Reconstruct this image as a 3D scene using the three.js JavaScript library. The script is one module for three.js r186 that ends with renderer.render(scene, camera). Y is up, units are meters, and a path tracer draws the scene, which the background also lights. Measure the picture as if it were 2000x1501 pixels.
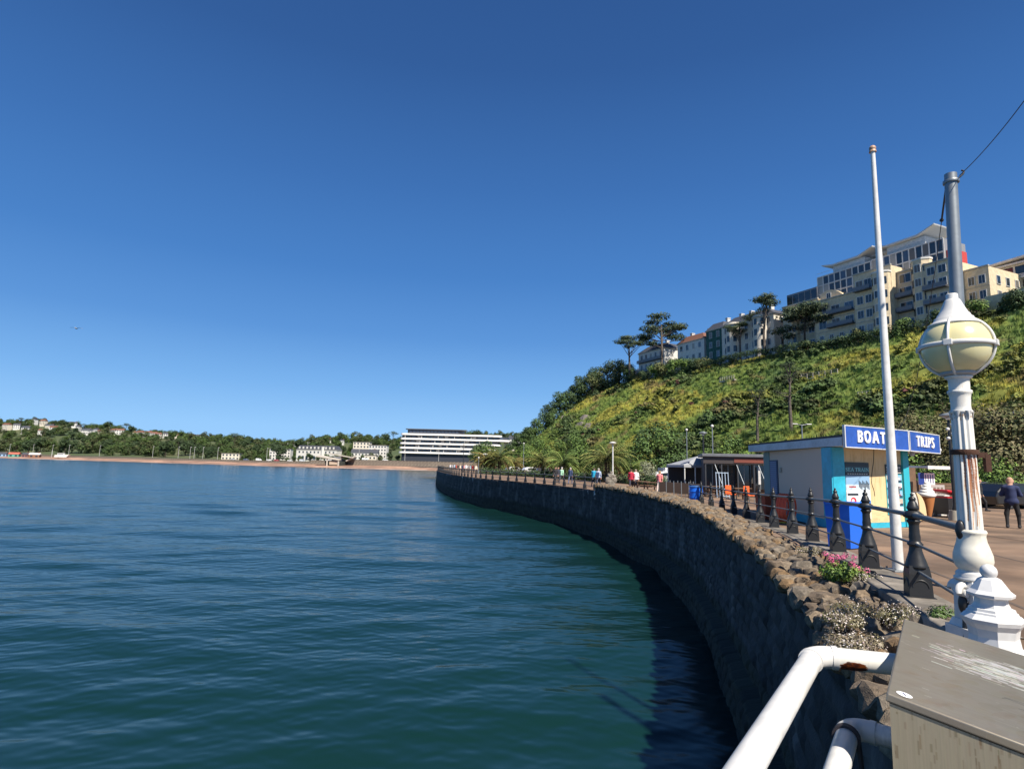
import * as THREE from 'three';
import { mergeGeometries, mergeVertices } from 'three/addons/utils/BufferGeometryUtils.js';
import { RoundedBoxGeometry } from 'three/addons/geometries/RoundedBoxGeometry.js';
import { TextGeometry } from 'three/addons/geometries/TextGeometry.js';
import { FontLoader } from 'three/addons/loaders/FontLoader.js';
import { MarchingCubes } from 'three/addons/objects/MarchingCubes.js';
import { ImprovedNoise } from 'three/addons/math/ImprovedNoise.js';

// ---------- camera ----------
const scene = new THREE.Scene();
const FOCAL = 1140, MIDX = 1000, MIDY = 750.5;
const camera = new THREE.PerspectiveCamera(2 * Math.atan(MIDY / FOCAL) * 180 / Math.PI, 4 / 3, 0.05, 8000);
camera.rotation.order = 'YXZ';
camera.position.set(0, 1.9, 0);
camera.rotation.set(7.84 * Math.PI / 180, 0, 1.4 * Math.PI / 180);
camera.updateMatrixWorld(true);

// ---------- sky ----------
const WATER_Y = -3.7;
{
  const w = 1024, h = 512, data = new Float32Array(w * h * 4);
  // elevation in degrees, linear colour: clear spring sky
  const stops = [[-90, 0.1358, 0.2037, 0.2839], [-2, 0.1605, 0.2716, 0.4198], [0, 0.2167, 0.3879, 0.6084], [3, 0.1957, 0.3735, 0.6087], [7, 0.1246, 0.2835, 0.5356], [12, 0.0694, 0.1926, 0.4366], [18, 0.0432, 0.1408, 0.3611], [26, 0.0309, 0.1037, 0.287], [36, 0.0209, 0.0697, 0.206], [50, 0.0156, 0.0511, 0.1583], [70, 0.0128, 0.0428, 0.1333], [90, 0.0122, 0.0401, 0.1278]];
  for (let j = 0; j < h; j++) {
    const el = ((j + .5) / h - .5) * 180;
    let k = 0; while (k < stops.length - 2 && stops[k + 1][0] < el) k++;
    let t = (el - stops[k][0]) / (stops[k + 1][0] - stops[k][0]); t = Math.min(1, Math.max(0, t));
    for (let i = 0; i < w; i++) {
      const o = (j * w + i) * 4;
      for (let c = 0; c < 3; c++) data[o + c] = stops[k][c + 1] * (1 - t) + stops[k + 1][c + 1] * t;
      data[o + 3] = 1;
    }
  }
  const sky = new THREE.DataTexture(data, w, h, THREE.RGBAFormat, THREE.FloatType);
  sky.mapping = THREE.EquirectangularReflectionMapping; sky.magFilter = sky.minFilter = THREE.LinearFilter; sky.colorSpace = THREE.LinearSRGBColorSpace; sky.needsUpdate = true;
  scene.background = sky; scene.environment = sky;
}
// ---------- sun ----------
const SUN = new THREE.Vector3(.30, .766, .57).normalize();
const sun = new THREE.DirectionalLight(new THREE.Color().setRGB(1, .92, .80), 5);
sun.position.copy(SUN).multiplyScalar(400).add(new THREE.Vector3(20, 0, -100));
sun.target.position.set(20, 0, -100); sun.castShadow = true; sun.shadow.radius = 2.2; sun.shadow.mapSize.set(4096, 4096);
Object.assign(sun.shadow.camera, { left: -400, right: 400, top: 300, bottom: -300, near: 1, far: 1200 });
scene.add(sun, sun.target);
// ---------- exposure ----------
const renderer = new THREE.WebGLRenderer({ antialias: true });
renderer.toneMapping = THREE.LinearToneMapping; renderer.toneMappingExposure = 1.62; renderer.shadowMap.enabled = true;

// ---------- helpers ----------
function mulberry(a) { return () => { a = (a + 0x6d2b79f5) | 0; let t = Math.imul(a ^ (a >>> 15), 1 | a); t = (t + Math.imul(t ^ (t >>> 7), 61 | t)) ^ t; return ((t ^ (t >>> 14)) >>> 0) / 4294967296; }; }
const PN = new ImprovedNoise();
const noise = (x, y, z = 0) => PN.noise(x, y, z);
const fbm = (x, y, z = 0, o = 4) => { let a = .5, s = 0, f = 1; for (let i = 0; i < o; i++) { s += a * PN.noise(x * f, y * f, z * f + i * 7.3); a *= .5; f *= 2.03; } return s; };
const clamp = (x, a = 0, b = 1) => Math.min(b, Math.max(a, x)), lerp = (a, b, t) => a + (b - a) * t;
const smooth = (a, b, x) => { const t = clamp((x - a) / (b - a)); return t * t * (3 - 2 * t); };
const V = (x, y, z) => new THREE.Vector3(x, y, z);
// a place on the ground plan: sight line through a picture column at a distance ahead; or where a sight line meets a height
function ray(px, py) { return V((px - MIDX) / FOCAL, (MIDY - py) / FOCAL, -1).applyQuaternion(camera.quaternion); }
function at(px, py, d) { const r = ray(px, py); return r.multiplyScalar(d / -r.z).add(camera.position); }
function onY(px, py, y) { const r = ray(px, py); return r.multiplyScalar((y - camera.position.y) / r.y).add(camera.position); }
function stand(px, d, y) { // point at height y and distance d in column px
  let py = 900; const inv = camera.quaternion.clone().invert();
  for (let i = 0; i < 4; i++) { const p = at(px, py, d); p.y = y; const q = p.clone().sub(camera.position).applyQuaternion(inv); py = MIDY - FOCAL * q.y / -q.z; }
  const p = at(px, py, d); p.y = y; return p;
}
const taken = new Map();
function numbered(name) { const n = taken.get(name) || 0; taken.set(name, n + 1); return n ? `${name}_${String(n).padStart(3, '0')}` : name; }
function tag(o, label, category, group, kind) { if (label) o.userData.label = label; if (category) o.userData.category = category; if (group) o.userData.group = group; if (kind) o.userData.kind = kind; return o; }
function thing(name, label, category, pos = [0, 0, 0], turn = 0, group) {
  const o = new THREE.Group(); o.name = numbered(name); o.position.set(...(pos.isVector3 ? pos.toArray() : pos)); o.rotation.y = turn; scene.add(o); return tag(o, label, category, group);
}
function clean(g) { // same attributes everywhere, so that geometries merge
  let q = g.index ? g.toNonIndexed() : g;
  for (const k of Object.keys(q.attributes)) if (!['position', 'normal', 'uv', 'color'].includes(k)) q.deleteAttribute(k);
  if (!q.attributes.normal) q.computeVertexNormals();
  if (!q.attributes.uv) q.setAttribute('uv', new THREE.BufferAttribute(new Float32Array(q.attributes.position.count * 2), 2));
  q.morphAttributes = {}; q.clearGroups(); return q;
}
function join(list) { list = (Array.isArray(list) ? list : [list]).map(clean); return list.length === 1 ? list[0] : mergeGeometries(list); }
function cubeUV(g, s = 1) { // uv in metres by the face's main direction
  const p = g.attributes.position, n = g.attributes.normal, u = new Float32Array(p.count * 2);
  for (let i = 0; i < p.count; i++) {
    const ax = Math.abs(n.getX(i)), ay = Math.abs(n.getY(i)), az = Math.abs(n.getZ(i));
    const [a, b] = ay >= ax && ay >= az ? [p.getX(i), p.getZ(i)] : ax >= az ? [p.getZ(i), p.getY(i)] : [p.getX(i), p.getY(i)];
    u[2 * i] = a * s; u[2 * i + 1] = b * s;
  }
  g.setAttribute('uv', new THREE.BufferAttribute(u, 2)); return g;
}
function mesh(name, geos, mat, parent, keepUV) {
  let g = geos.isBufferGeometry && keepUV ? geos : join(geos); if (!keepUV) cubeUV(g);
  const m = new THREE.Mesh(g, mat); m.castShadow = m.receiveShadow = true;
  if (parent) { m.name = name; parent.add(m); } else { m.name = numbered(name); scene.add(m); }
  return m;
}
const box = (w, h, d, x = 0, y = 0, z = 0, ry = 0) => { const g = new THREE.BoxGeometry(w, h, d); if (ry) g.rotateY(ry); g.translate(x, y, z); return g; };
const rbox = (w, h, d, r, x = 0, y = 0, z = 0, ry = 0) => { const g = new RoundedBoxGeometry(w, h, d, 2, r); if (ry) g.rotateY(ry); g.translate(x, y, z); return g; };
const cyl = (r0, r1, h, x = 0, y = 0, z = 0, seg = 16) => { const g = new THREE.CylinderGeometry(r1, r0, h, seg); g.translate(x, y + h / 2, z); return g; };
const lathe = (pts, seg = 24) => new THREE.LatheGeometry(pts.map(([r, y]) => new THREE.Vector2(r, y)), seg);
const tube = (pts, r, seg = 24, rad = 8, closed = false) => new THREE.TubeGeometry(new THREE.CatmullRomCurve3(pts, closed), seg, r, rad, closed);
function rod(a, b, r, rad = 8, r1 = r) { const g = new THREE.CylinderGeometry(r1, r, a.distanceTo(b), rad); g.applyQuaternion(new THREE.Quaternion().setFromUnitVectors(V(0, 1, 0), b.clone().sub(a).normalize())); g.translate((a.x + b.x) / 2, (a.y + b.y) / 2, (a.z + b.z) / 2); return g; }
const flat = (g) => { const q = g.index ? g.toNonIndexed() : g; q.computeVertexNormals(); return q; };
function prism(pts, y0, y1) { // plan polygon [[x,z]...] to a solid
  const s = new THREE.Shape(pts.map(([x, z]) => new THREE.Vector2(x, -z))); const g = new THREE.ExtrudeGeometry(s, { depth: y1 - y0, bevelEnabled: false }); g.rotateX(-Math.PI / 2); g.translate(0, y0, 0); return g;
}
function sheet(rows, uvScale = 1, cols) { // rows of points -> surface, uv from plan metres
  const n = rows[0].length, pos = [], uv = [], idx = [], col = [];
  rows.forEach((r, j) => r.forEach((p, i) => { pos.push(p.x, p.y, p.z); uv.push(p.x * uvScale, p.z * uvScale); if (cols) col.push(...cols(p, i, j)); }));
  for (let j = 0; j < rows.length - 1; j++) for (let i = 0; i < n - 1; i++) { const a = j * n + i; idx.push(a, a + 1, a + n, a + 1, a + n + 1, a + n); }
  const g = new THREE.BufferGeometry(); g.setAttribute('position', new THREE.Float32BufferAttribute(pos, 3)); g.setAttribute('uv', new THREE.Float32BufferAttribute(uv, 2));
  if (cols) g.setAttribute('color', new THREE.Float32BufferAttribute(col, 3));
  g.setIndex(idx); g.computeVertexNormals(); return g;
}
// ---------- textures ----------
function tileNoise(size, period, seed, oct = 4, gain = .5) {
  const out = new Float32Array(size * size), r = mulberry(seed); let amp = 1, tot = 0;
  for (let o = 0; o < oct; o++) {
    const P = Math.min(period << o, size), lat = Float32Array.from({ length: P * P }, () => r());
    for (let j = 0; j < size; j++) for (let i = 0; i < size; i++) {
      const x = i / size * P, y = j / size * P, x0 = Math.floor(x), y0 = Math.floor(y); let fx = x - x0, fy = y - y0; fx = fx * fx * (3 - 2 * fx); fy = fy * fy * (3 - 2 * fy);
      const a = lat[(y0 % P) * P + x0 % P], b = lat[(y0 % P) * P + (x0 + 1) % P], c = lat[((y0 + 1) % P) * P + x0 % P], d = lat[((y0 + 1) % P) * P + (x0 + 1) % P];
      out[j * size + i] += amp * (a + (b - a) * fx + (c - a) * fy + (a - b - c + d) * fx * fy);
    }
    tot += amp; amp *= gain;
  }
  for (let i = 0; i < out.length; i++) out[i] /= tot; return out;
}
function dataTex(size, fn, srgb = true, rep = 1) {
  const d = new Uint8Array(size * size * 4);
  for (let i = 0; i < size * size; i++) { const c = fn(i); d[4 * i] = clamp(c[0], 0, 255); d[4 * i + 1] = clamp(c[1], 0, 255); d[4 * i + 2] = clamp(c[2], 0, 255); d[4 * i + 3] = 255; }
  const t = new THREE.DataTexture(d, size, size); t.wrapS = t.wrapT = THREE.RepeatWrapping; t.magFilter = THREE.LinearFilter; t.minFilter = THREE.LinearFilter; if (srgb) t.colorSpace = THREE.SRGBColorSpace; t.repeat.set(rep, rep); t.needsUpdate = true; return t;
}
const N1 = tileNoise(256, 6, 11, 5, .6), N2 = tileNoise(256, 24, 12, 3, .6), N3 = tileNoise(256, 4, 13, 6, .55), N4 = tileNoise(256, 10, 14, 4, .5);
const grey = (v) => [v, v, v];
const mottle = dataTex(256, (i) => grey(255 * clamp(.62 + .55 * (N1[i] - .35) + .25 * (N2[i] - .5))), true, .35);
const fineMottle = dataTex(256, (i) => grey(255 * clamp(.93 + .22 * (N1[i] - .5) + .12 * (N2[i] - .5))), true, .5);
const grainBump = dataTex(256, (i) => grey(255 * (.5 * N2[i] + .5 * N1[i])), false, 1.2);
function canvasTex(w, h, draw) {
  const c = document.createElement('canvas'); c.width = w; c.height = h; const x = c.getContext('2d'); draw(x, w, h);
  const t = new THREE.CanvasTexture(c); t.colorSpace = THREE.SRGBColorSpace; t.magFilter = THREE.LinearFilter; return t;
}
const RGB = (r, g, b) => new THREE.Color().setRGB(r, g, b);
const std = (c, roughness = .8, more = {}) => new THREE.MeshStandardMaterial({ color: Array.isArray(c) ? RGB(...c) : c, roughness, ...more });
const M = {
  whitePaint: std([.78, .77, .74], .35, { map: fineMottle }),
  whiteWall: std([.72, .70, .66], .8, { map: fineMottle }),
  creamWall: std([.60, .50, .36], .85, { map: fineMottle }),
  stoneTrim: std([.48, .45, .38], .85, { map: fineMottle }),
  blackIron: std([.018, .019, .021], .42, { bumpMap: grainBump, bumpScale: .0015 }),
  railIron: std([.10, .115, .13], .45),
  concrete: std([.36, .32, .27], .9, { map: mottle, bumpMap: grainBump, bumpScale: .004 }),
  glassDark: new THREE.MeshPhysicalMaterial({ color: RGB(.02, .03, .04), roughness: .06, metalness: 0, ior: 1.7 }),
  slate: std([.07, .075, .09], .6, { map: fineMottle }),
  redTile: std([.20, .09, .06], .8, { map: fineMottle }),
  steelGrey: std([.30, .33, .35], .45, { metalness: .5, map: fineMottle }),
  wood: std([.17, .10, .06], .7, { map: fineMottle }),
  bark: std([.10, .075, .055], .9, { map: mottle }),
  greyBark: std([.24, .20, .17], .9, { map: mottle }),
};
const ords = (n) => n + (n % 100 > 10 && n % 100 < 14 ? 'th' : ['th', 'st', 'nd', 'rd'][n % 10] || 'th');

// ---------- the lie of the land ----------
// seaward edge of the promenade: [x to the right, distance ahead]
const EDGE = [[1.55, 1.2], [2.3, 3.0], [2.75, 4.3], [3.2, 5.6], [3.65, 7.1], [4.2, 8.8], [4.72, 10.4], [5.35, 12.7], [5.95, 15.3], [7.0, 20], [7.9, 25], [8.4, 31], [8.35, 37], [7.7, 44], [6.95, 49], [5.6, 55], [3.4, 62], [.3, 70], [-3.6, 79.5], [-8.2, 95], [-12.5, 115], [-16.6, 138], [-19.6, 158], [-21.0, 172], [-21.2, 185], [-20.6, 200], [-22, 240], [-26, 300], [-40, 380], [-52, 425]];
const edgeCurve = new THREE.CatmullRomCurve3(EDGE.map(([x, d]) => V(x, 0, -d)), false, 'centripetal'); edgeCurve.arcLengthDivisions = 1200;
const edgePts = edgeCurve.getSpacedPoints(1800), EDGE_LEN = edgeCurve.getLength();
function edgeAt(s) { const f = clamp(s / EDGE_LEN * 1800, 0, 1799.999), i = Math.floor(f), p = edgePts[i].clone().lerp(edgePts[i + 1], f - i), t = edgePts[i + 1].clone().sub(edgePts[i]).normalize(); return { p, t, out: V(t.z, 0, -t.x).multiplyScalar(1) }; }
{ const e = edgeAt(20); if (e.out.x > 0) throw new Error('edge side'); }
function sOfDistance(d) { for (let i = 0; i <= 1800; i++) if (-edgePts[i].z >= d) return i / 1800 * EDGE_LEN; return EDGE_LEN; }
const groundY = (x, z) => .42 * (1 - smooth(6, 27, -z)) ;
const STEP_S = sOfDistance(48.6); // where the rubble parapet ends

// hill: s runs along the terrace under the buildings, q is the way down to the sea from it
const U = [-.407, .913], NQ = [-.913, -.407], T0 = [95, 110];
const hillXZ = (s, q) => [T0[0] + U[0] * s + NQ[0] * q, T0[1] + U[1] * s + NQ[1] * q];
const hillSQ = (x, d) => { const a = x - T0[0], b = d - T0[1]; return [a * U[0] + b * U[1], a * NQ[0] + b * NQ[1]]; };
const TERR = 33.5;
function hillBase(s, q) {
  const t = clamp((49 - q) / 47);
  let h = TERR * (1 - Math.pow(1 - t, 1.25)) ; h = lerp(h, TERR * t, .45);
  if (q < 2) h = TERR + Math.max(0, -q - 16) * .12;
  const end = 1 - smooth(140, 172, s + .25 * q + 5 * noise(q * .07, 3.1));
  return h * end;
}
function hillY(s, q) {
  const b = hillBase(s, q), k = smooth(2, 9, q) * smooth(0, 3, b);
  return b + k * (2.4 * fbm(s * .05, q * .06, 1.7, 4) + .9 * fbm(s * .21, q * .21, 5.1, 3));
}
// ================= SETTING =================
{ // water: one rippled sheet
  const waves = [], r = mulberry(5);
  for (let i = 0; i < 26; i++) { const lam = 13 * Math.pow(.855, i), a = 1.45 + (r() - .5) * 1.15; waves.push([Math.cos(a) * 6.283 / lam, Math.sin(a) * 6.283 / lam, r() * 6.28, .0058 * Math.pow(lam, .8), lam]); }
  const rows = [], ds = []; for (let d = -40; d < 2; d += 2) ds.push(d); for (let d = 2; d < 780; d *= 1.0135) ds.push(d); ds.push(900, 1100);
  const NC = 440;
  ds.forEach((d, j) => {
    const dd = Math.max(d, 2), x0 = -(dd * 1.12 + 30), x1 = Math.min(13, dd * .6 + 9), cell = Math.max((x1 - x0) / NC, j ? d - ds[j - 1] : 1), row = [];
    for (let i = 0; i <= NC; i++) {
      const x = x0 + (x1 - x0) * i / NC, z = -d; let y = WATER_Y;
      const wx = x + 1.6 * noise(x * .06, z * .06, 2), wz = z + 1.6 * noise(x * .06, z * .06, 9), gust = .75 + .7 * noise(x * .018, z * .03, 4);
      for (const w of waves) if (w[4] > cell * 2.6) y += w[3] * gust * Math.sin(w[0] * wx + w[1] * wz + w[2]) * clamp(w[4] / cell / 2.6 - 1, 0, 1);
      row.push(V(x, y, z));
    }
    rows.push(row);
  });
  const S = 512, h = new Float32Array(S * S), rr = mulberry(77);
  for (let k = 0; k < 64; k++) { // tiling ripples, mostly across the line of sight
    const m = 3 + Math.floor(Math.pow(rr(), 1.5) * 34), a = 1.5 + (rr() - .5) * 1.7, kx = Math.round(Math.cos(a) * m), ky = Math.round(Math.sin(a) * m), ph = rr() * 6.28, am = Math.pow(Math.hypot(kx, ky) || 1, -1.05);
    for (let j = 0; j < S; j++) for (let i = 0; i < S; i++) h[j * S + i] += am * Math.sin(6.28318 * (kx * i + ky * j) / S + ph);
  }
  let lo = 1e9, hi = -1e9; for (const v of h) { lo = Math.min(lo, v); hi = Math.max(hi, v); }
  const bump = dataTex(S, (i) => grey(255 * (h[i] - lo) / (hi - lo)), false, 1 / 9);
  const mat = new THREE.MeshPhysicalMaterial({ color: RGB(.0040, .0230, .0212), roughness: .17, ior: 1.333, specularIntensity: .64, bumpMap: bump, bumpScale: .062 });
  const m = mesh('sea_water', sheet(rows), mat, null, true); tag(m, 'calm rippled teal blue sea water filling the bay', 'water', null, 'structure');
}
const wallStone = (() => { // weathered stone, algae and lime stains: colours come per vertex
  return std([1, 1, 1], .9, { vertexColors: true, bumpMap: grainBump, bumpScale: .02 });
})();
function stoneRelief(s, y, len, hgt) { // coursed rubble: [how far proud, tone]
  const row = Math.floor(y / hgt + 40 + .18 * noise(s * .9, 2)), r0 = mulberry(row * 7919 + 3)(), off = r0 * len, c = (s + off) / len, jit = .32 * (noise(Math.floor(c) * 1.7, row * 3.3) + .0);
  const cell = Math.floor(c + jit * .4), f = c + jit * .4 - cell, g = (y / hgt + 40 + .18 * noise(s * .9, 2)) - row, id = mulberry(cell * 131 + row * 977 + 5);
  const e = Math.min(Math.min(f, 1 - f) * len, Math.min(g, 1 - g) * hgt), a = id();
  return [smooth(0, .09, e) * (.035 + .06 * a), .5 + 1.0 * id()];
}
const parapetTop = (s) => lerp(.16, .42, smooth(sOfDistance(20), STEP_S, s)) ;
const seaWall = thing('sea_wall', 'long curving dark stone sea wall rising out of the water', 'wall'); seaWall.userData.kind = 'thing';
{
  const faces = (sa, sb, ds, dy, name, foot) => {
    const rows = []; const top = (s) => s < STEP_S ? parapetTop(s) : .0;
    const nS = Math.round((sb - sa) / ds);
    const tones = [];
    for (let j = 0; j <= nS; j++) {
      const s = sa + (sb - sa) * j / nS, e = edgeAt(s), row = [], y1 = top(Math.min(Math.max(s, sa + 1e-3), sb - 1e-3)), nY = Math.round(4.6 / dy);
      for (let i = 0; i <= nY; i++) {
        const y = lerp(y1, -4.3, i / nY), depthDown = -y; const [rel, tone] = stoneRelief(s, y, .62, .3);
        const ledge = smooth(-2.78, -2.86, y) * lerp(.34, .05, smooth(sOfDistance(38), sOfDistance(60), s)), rough = .05 * fbm(s * 1.3, y * 1.3, 4, 4);
        const o = rel + ledge + rough + depthDown * .035 - .05;
        row.push(V(e.p.x + e.out.x * o, y, e.p.z + e.out.z * o));
        // dark weathered limestone; weed below the high-tide line; ragged lime streaks and bird marks
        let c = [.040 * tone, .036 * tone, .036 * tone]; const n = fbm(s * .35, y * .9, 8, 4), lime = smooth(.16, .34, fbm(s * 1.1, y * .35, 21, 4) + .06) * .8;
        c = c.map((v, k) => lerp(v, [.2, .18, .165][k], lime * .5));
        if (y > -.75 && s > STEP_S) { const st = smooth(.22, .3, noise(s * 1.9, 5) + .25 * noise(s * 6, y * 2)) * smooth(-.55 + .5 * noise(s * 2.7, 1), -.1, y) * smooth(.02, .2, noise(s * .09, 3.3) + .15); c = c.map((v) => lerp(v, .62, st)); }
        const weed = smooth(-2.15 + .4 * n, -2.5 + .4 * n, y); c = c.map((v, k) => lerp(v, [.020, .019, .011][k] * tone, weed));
        tones.push(c);
      }
      rows.push(row);
    }
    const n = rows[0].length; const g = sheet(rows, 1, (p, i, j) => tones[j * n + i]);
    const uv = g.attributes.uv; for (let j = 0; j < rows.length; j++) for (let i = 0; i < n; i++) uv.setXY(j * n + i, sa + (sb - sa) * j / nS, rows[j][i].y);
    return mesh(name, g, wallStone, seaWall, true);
  };
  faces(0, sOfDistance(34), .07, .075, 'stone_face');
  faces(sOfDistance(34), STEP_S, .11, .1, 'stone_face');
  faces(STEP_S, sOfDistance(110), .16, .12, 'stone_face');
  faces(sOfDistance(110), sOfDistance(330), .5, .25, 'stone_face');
  // end of the raised parapet where the wall steps down
  const e = edgeAt(STEP_S); const ry = Math.atan2(-e.t.z, e.t.x);
  mesh('parapet_end', box(.3, .62, .9, e.p.x - e.out.x * .47, .12, e.p.z - e.out.z * .47, ry), M.concrete, seaWall);
}
{ // promenade paving, sloping gently up to the pier end
  const rows = [], us = [-.02, .6, 1.5, 3, 5, 8, 12, 17, 23, 30, 38, 48, 60, 80, 110];
  for (let s = 0; s <= EDGE_LEN; s += s < 60 ? 1 : 4) {
    const e = edgeAt(s), row = []; const near = smooth(STEP_S + .2, STEP_S - .2, s);
    const dir = V(.965, 0, -.26).lerp(V(.93, 0, -.37), smooth(0, 80, s)).normalize();
    us.forEach((u) => { const uu = u - .0 + 0; const x = e.p.x + dir.x * uu + (u < 1 ? -e.out.x * .02 : 0), z = e.p.z + dir.z * uu; let y = groundY(x, z); if (u < 1.4 && near > 0) y = Math.min(y, parapetTop(s)) - .05 * near; row.push(V(x, y, z)); });
    rows.push(row);
  }
  const paveMap = dataTex(256, (i) => { const v = .72 + .5 * (N1[i] - .5) + .35 * (N3[i] - .5), w = N4[i]; return [255 * v, 250 * v * (1 - .05 * w), 245 * v * (1 - .1 * w)]; }, true, .11);
  const mat = std([.42, .305, .22], .88, { map: paveMap, bumpMap: grainBump, bumpScale: .004 });
  const m = mesh('promenade_pavement', sheet(rows), mat, null, true); tag(m, 'wide reddish brown seafront promenade paving', 'pavement', null, 'structure');
  // paving joints: thin dark channels laid along the promenade
  const joints = [];
  for (const u of [2.6, 5.2, 8.4, 12, 16, 20]) { const pts = []; for (let s = 2; s < 150; s += 3) { const e = edgeAt(s), dir = V(.965, 0, -.26).lerp(V(.93, 0, -.37), smooth(0, 80, s)).normalize(), x = e.p.x + dir.x * u, z = e.p.z + dir.z * u; pts.push(V(x, groundY(x, z) + .006, z)); }
    const rr = []; pts.forEach((p) => rr.push([V(p.x - .03, p.y, p.z), V(p.x + .03, p.y, p.z)])); joints.push(sheet(rr)); }
  const jm = mesh('pavement_joint_lines', joints, std([.10, .075, .06], .95)); tag(jm, 'dark drainage joints running along the paving', 'joint', null, 'structure');
}
{ // road at the foot of the hill with a kerb
  const strip = (q0, q1, y, yIn) => { const rows = []; for (let s = -70; s <= 190; s += 4) { const a = hillXZ(s, q0), b = hillXZ(s, q1); rows.push([V(a[0], y, -a[1]), V(b[0], y, -b[1])]); } return sheet(rows); };
  tag(mesh('road', strip(54, 64, .02), std([.06, .06, .062], .9, { map: fineMottle }), null, true), 'dark asphalt seafront road at the foot of the hill', 'road', null, 'structure');
  const k = []; for (const q of [53.8, 64.2]) for (let s = -70; s < 190; s += 6) { const [x, d] = hillXZ(s + 3, q); k.push(box(5.98, .14, .25, x, .07, -d, Math.atan2(U[1], U[0]))); }
  tag(mesh('road_kerb', k, M.concrete), 'pale concrete kerbs along the seafront road', 'kerb', null, 'structure');
}
// ---------- the hill ----------
const hillTone = (s, q) => { // patches of plants with outlines of their own: bright grass, scrub, yellow flowers, dry stalks, bare rock
  const n = fbm(s * .06, q * .075, 2.2, 4), m = fbm(s * .13, q * .16, 7.7, 4), y = fbm(s * .045 + 9, q * .09, 4.4, 4), f = .8 + .5 * fbm(s * .9, q * .9, 3, 2);
  let c = [.070, .108, .020];
  c = mixc(c, [.042, .075, .018], smooth(.02, .2, n)); c = mixc(c, [.13, .135, .022], smooth(.0, .16, y) * .9);
  c = mixc(c, [.150, .160, .026], smooth(.12, .26, y + .3 * m)); c = mixc(c, [.095, .078, .030], smooth(.17, .27, m) * .8);
  return c.map((v) => v * f * 1.78);
};
const mixc = (a, b, t) => a.map((v, i) => lerp(v, b[i], t));
{
  const rows = []; for (let s = -80; s <= 185; s += 1.25) { const row = []; for (let q = -90; q <= 54; q += 1.2) { const [x, d] = hillXZ(s, q); row.push(V(x, hillY(s, q) - .05 - (q > 50 ? (q - 50) * .12 : 0), -d)); } rows.push(row); }
  const mat = std([1, 1, 1], 1, { vertexColors: true });
  const g = sheet(rows, 1, (p) => { const [s, q] = hillSQ(p.x, -p.z); let c = hillTone(s, q); if (q < 2) c = [.10, .11, .05]; return c; });
  // bare rock where the headland is steepest
  const col = g.attributes.color, pos = g.attributes.position;
  for (let i = 0; i < pos.count; i++) { const [s, q] = hillSQ(pos.getX(i), -pos.getZ(i)); const k = smooth(.1, .25, fbm(s * .16, q * .12, 12, 4) + .25 * (1 - Math.min(1, Math.hypot((s - 131) / 9, (q - 22) / 13)))) * smooth(30, 12, Math.hypot(s - 131, q - 22)); const t = .8 + .6 * fbm(s, q, 2, 3); col.setXYZ(i, lerp(col.getX(i), .25 * t, k), lerp(col.getY(i), .22 * t, k), lerp(col.getZ(i), .20 * t, k)); }
  tag(mesh('hill', g, mat, null, true), 'steep green hillside rising behind the promenade', 'hill', null, 'structure');
}
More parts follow.
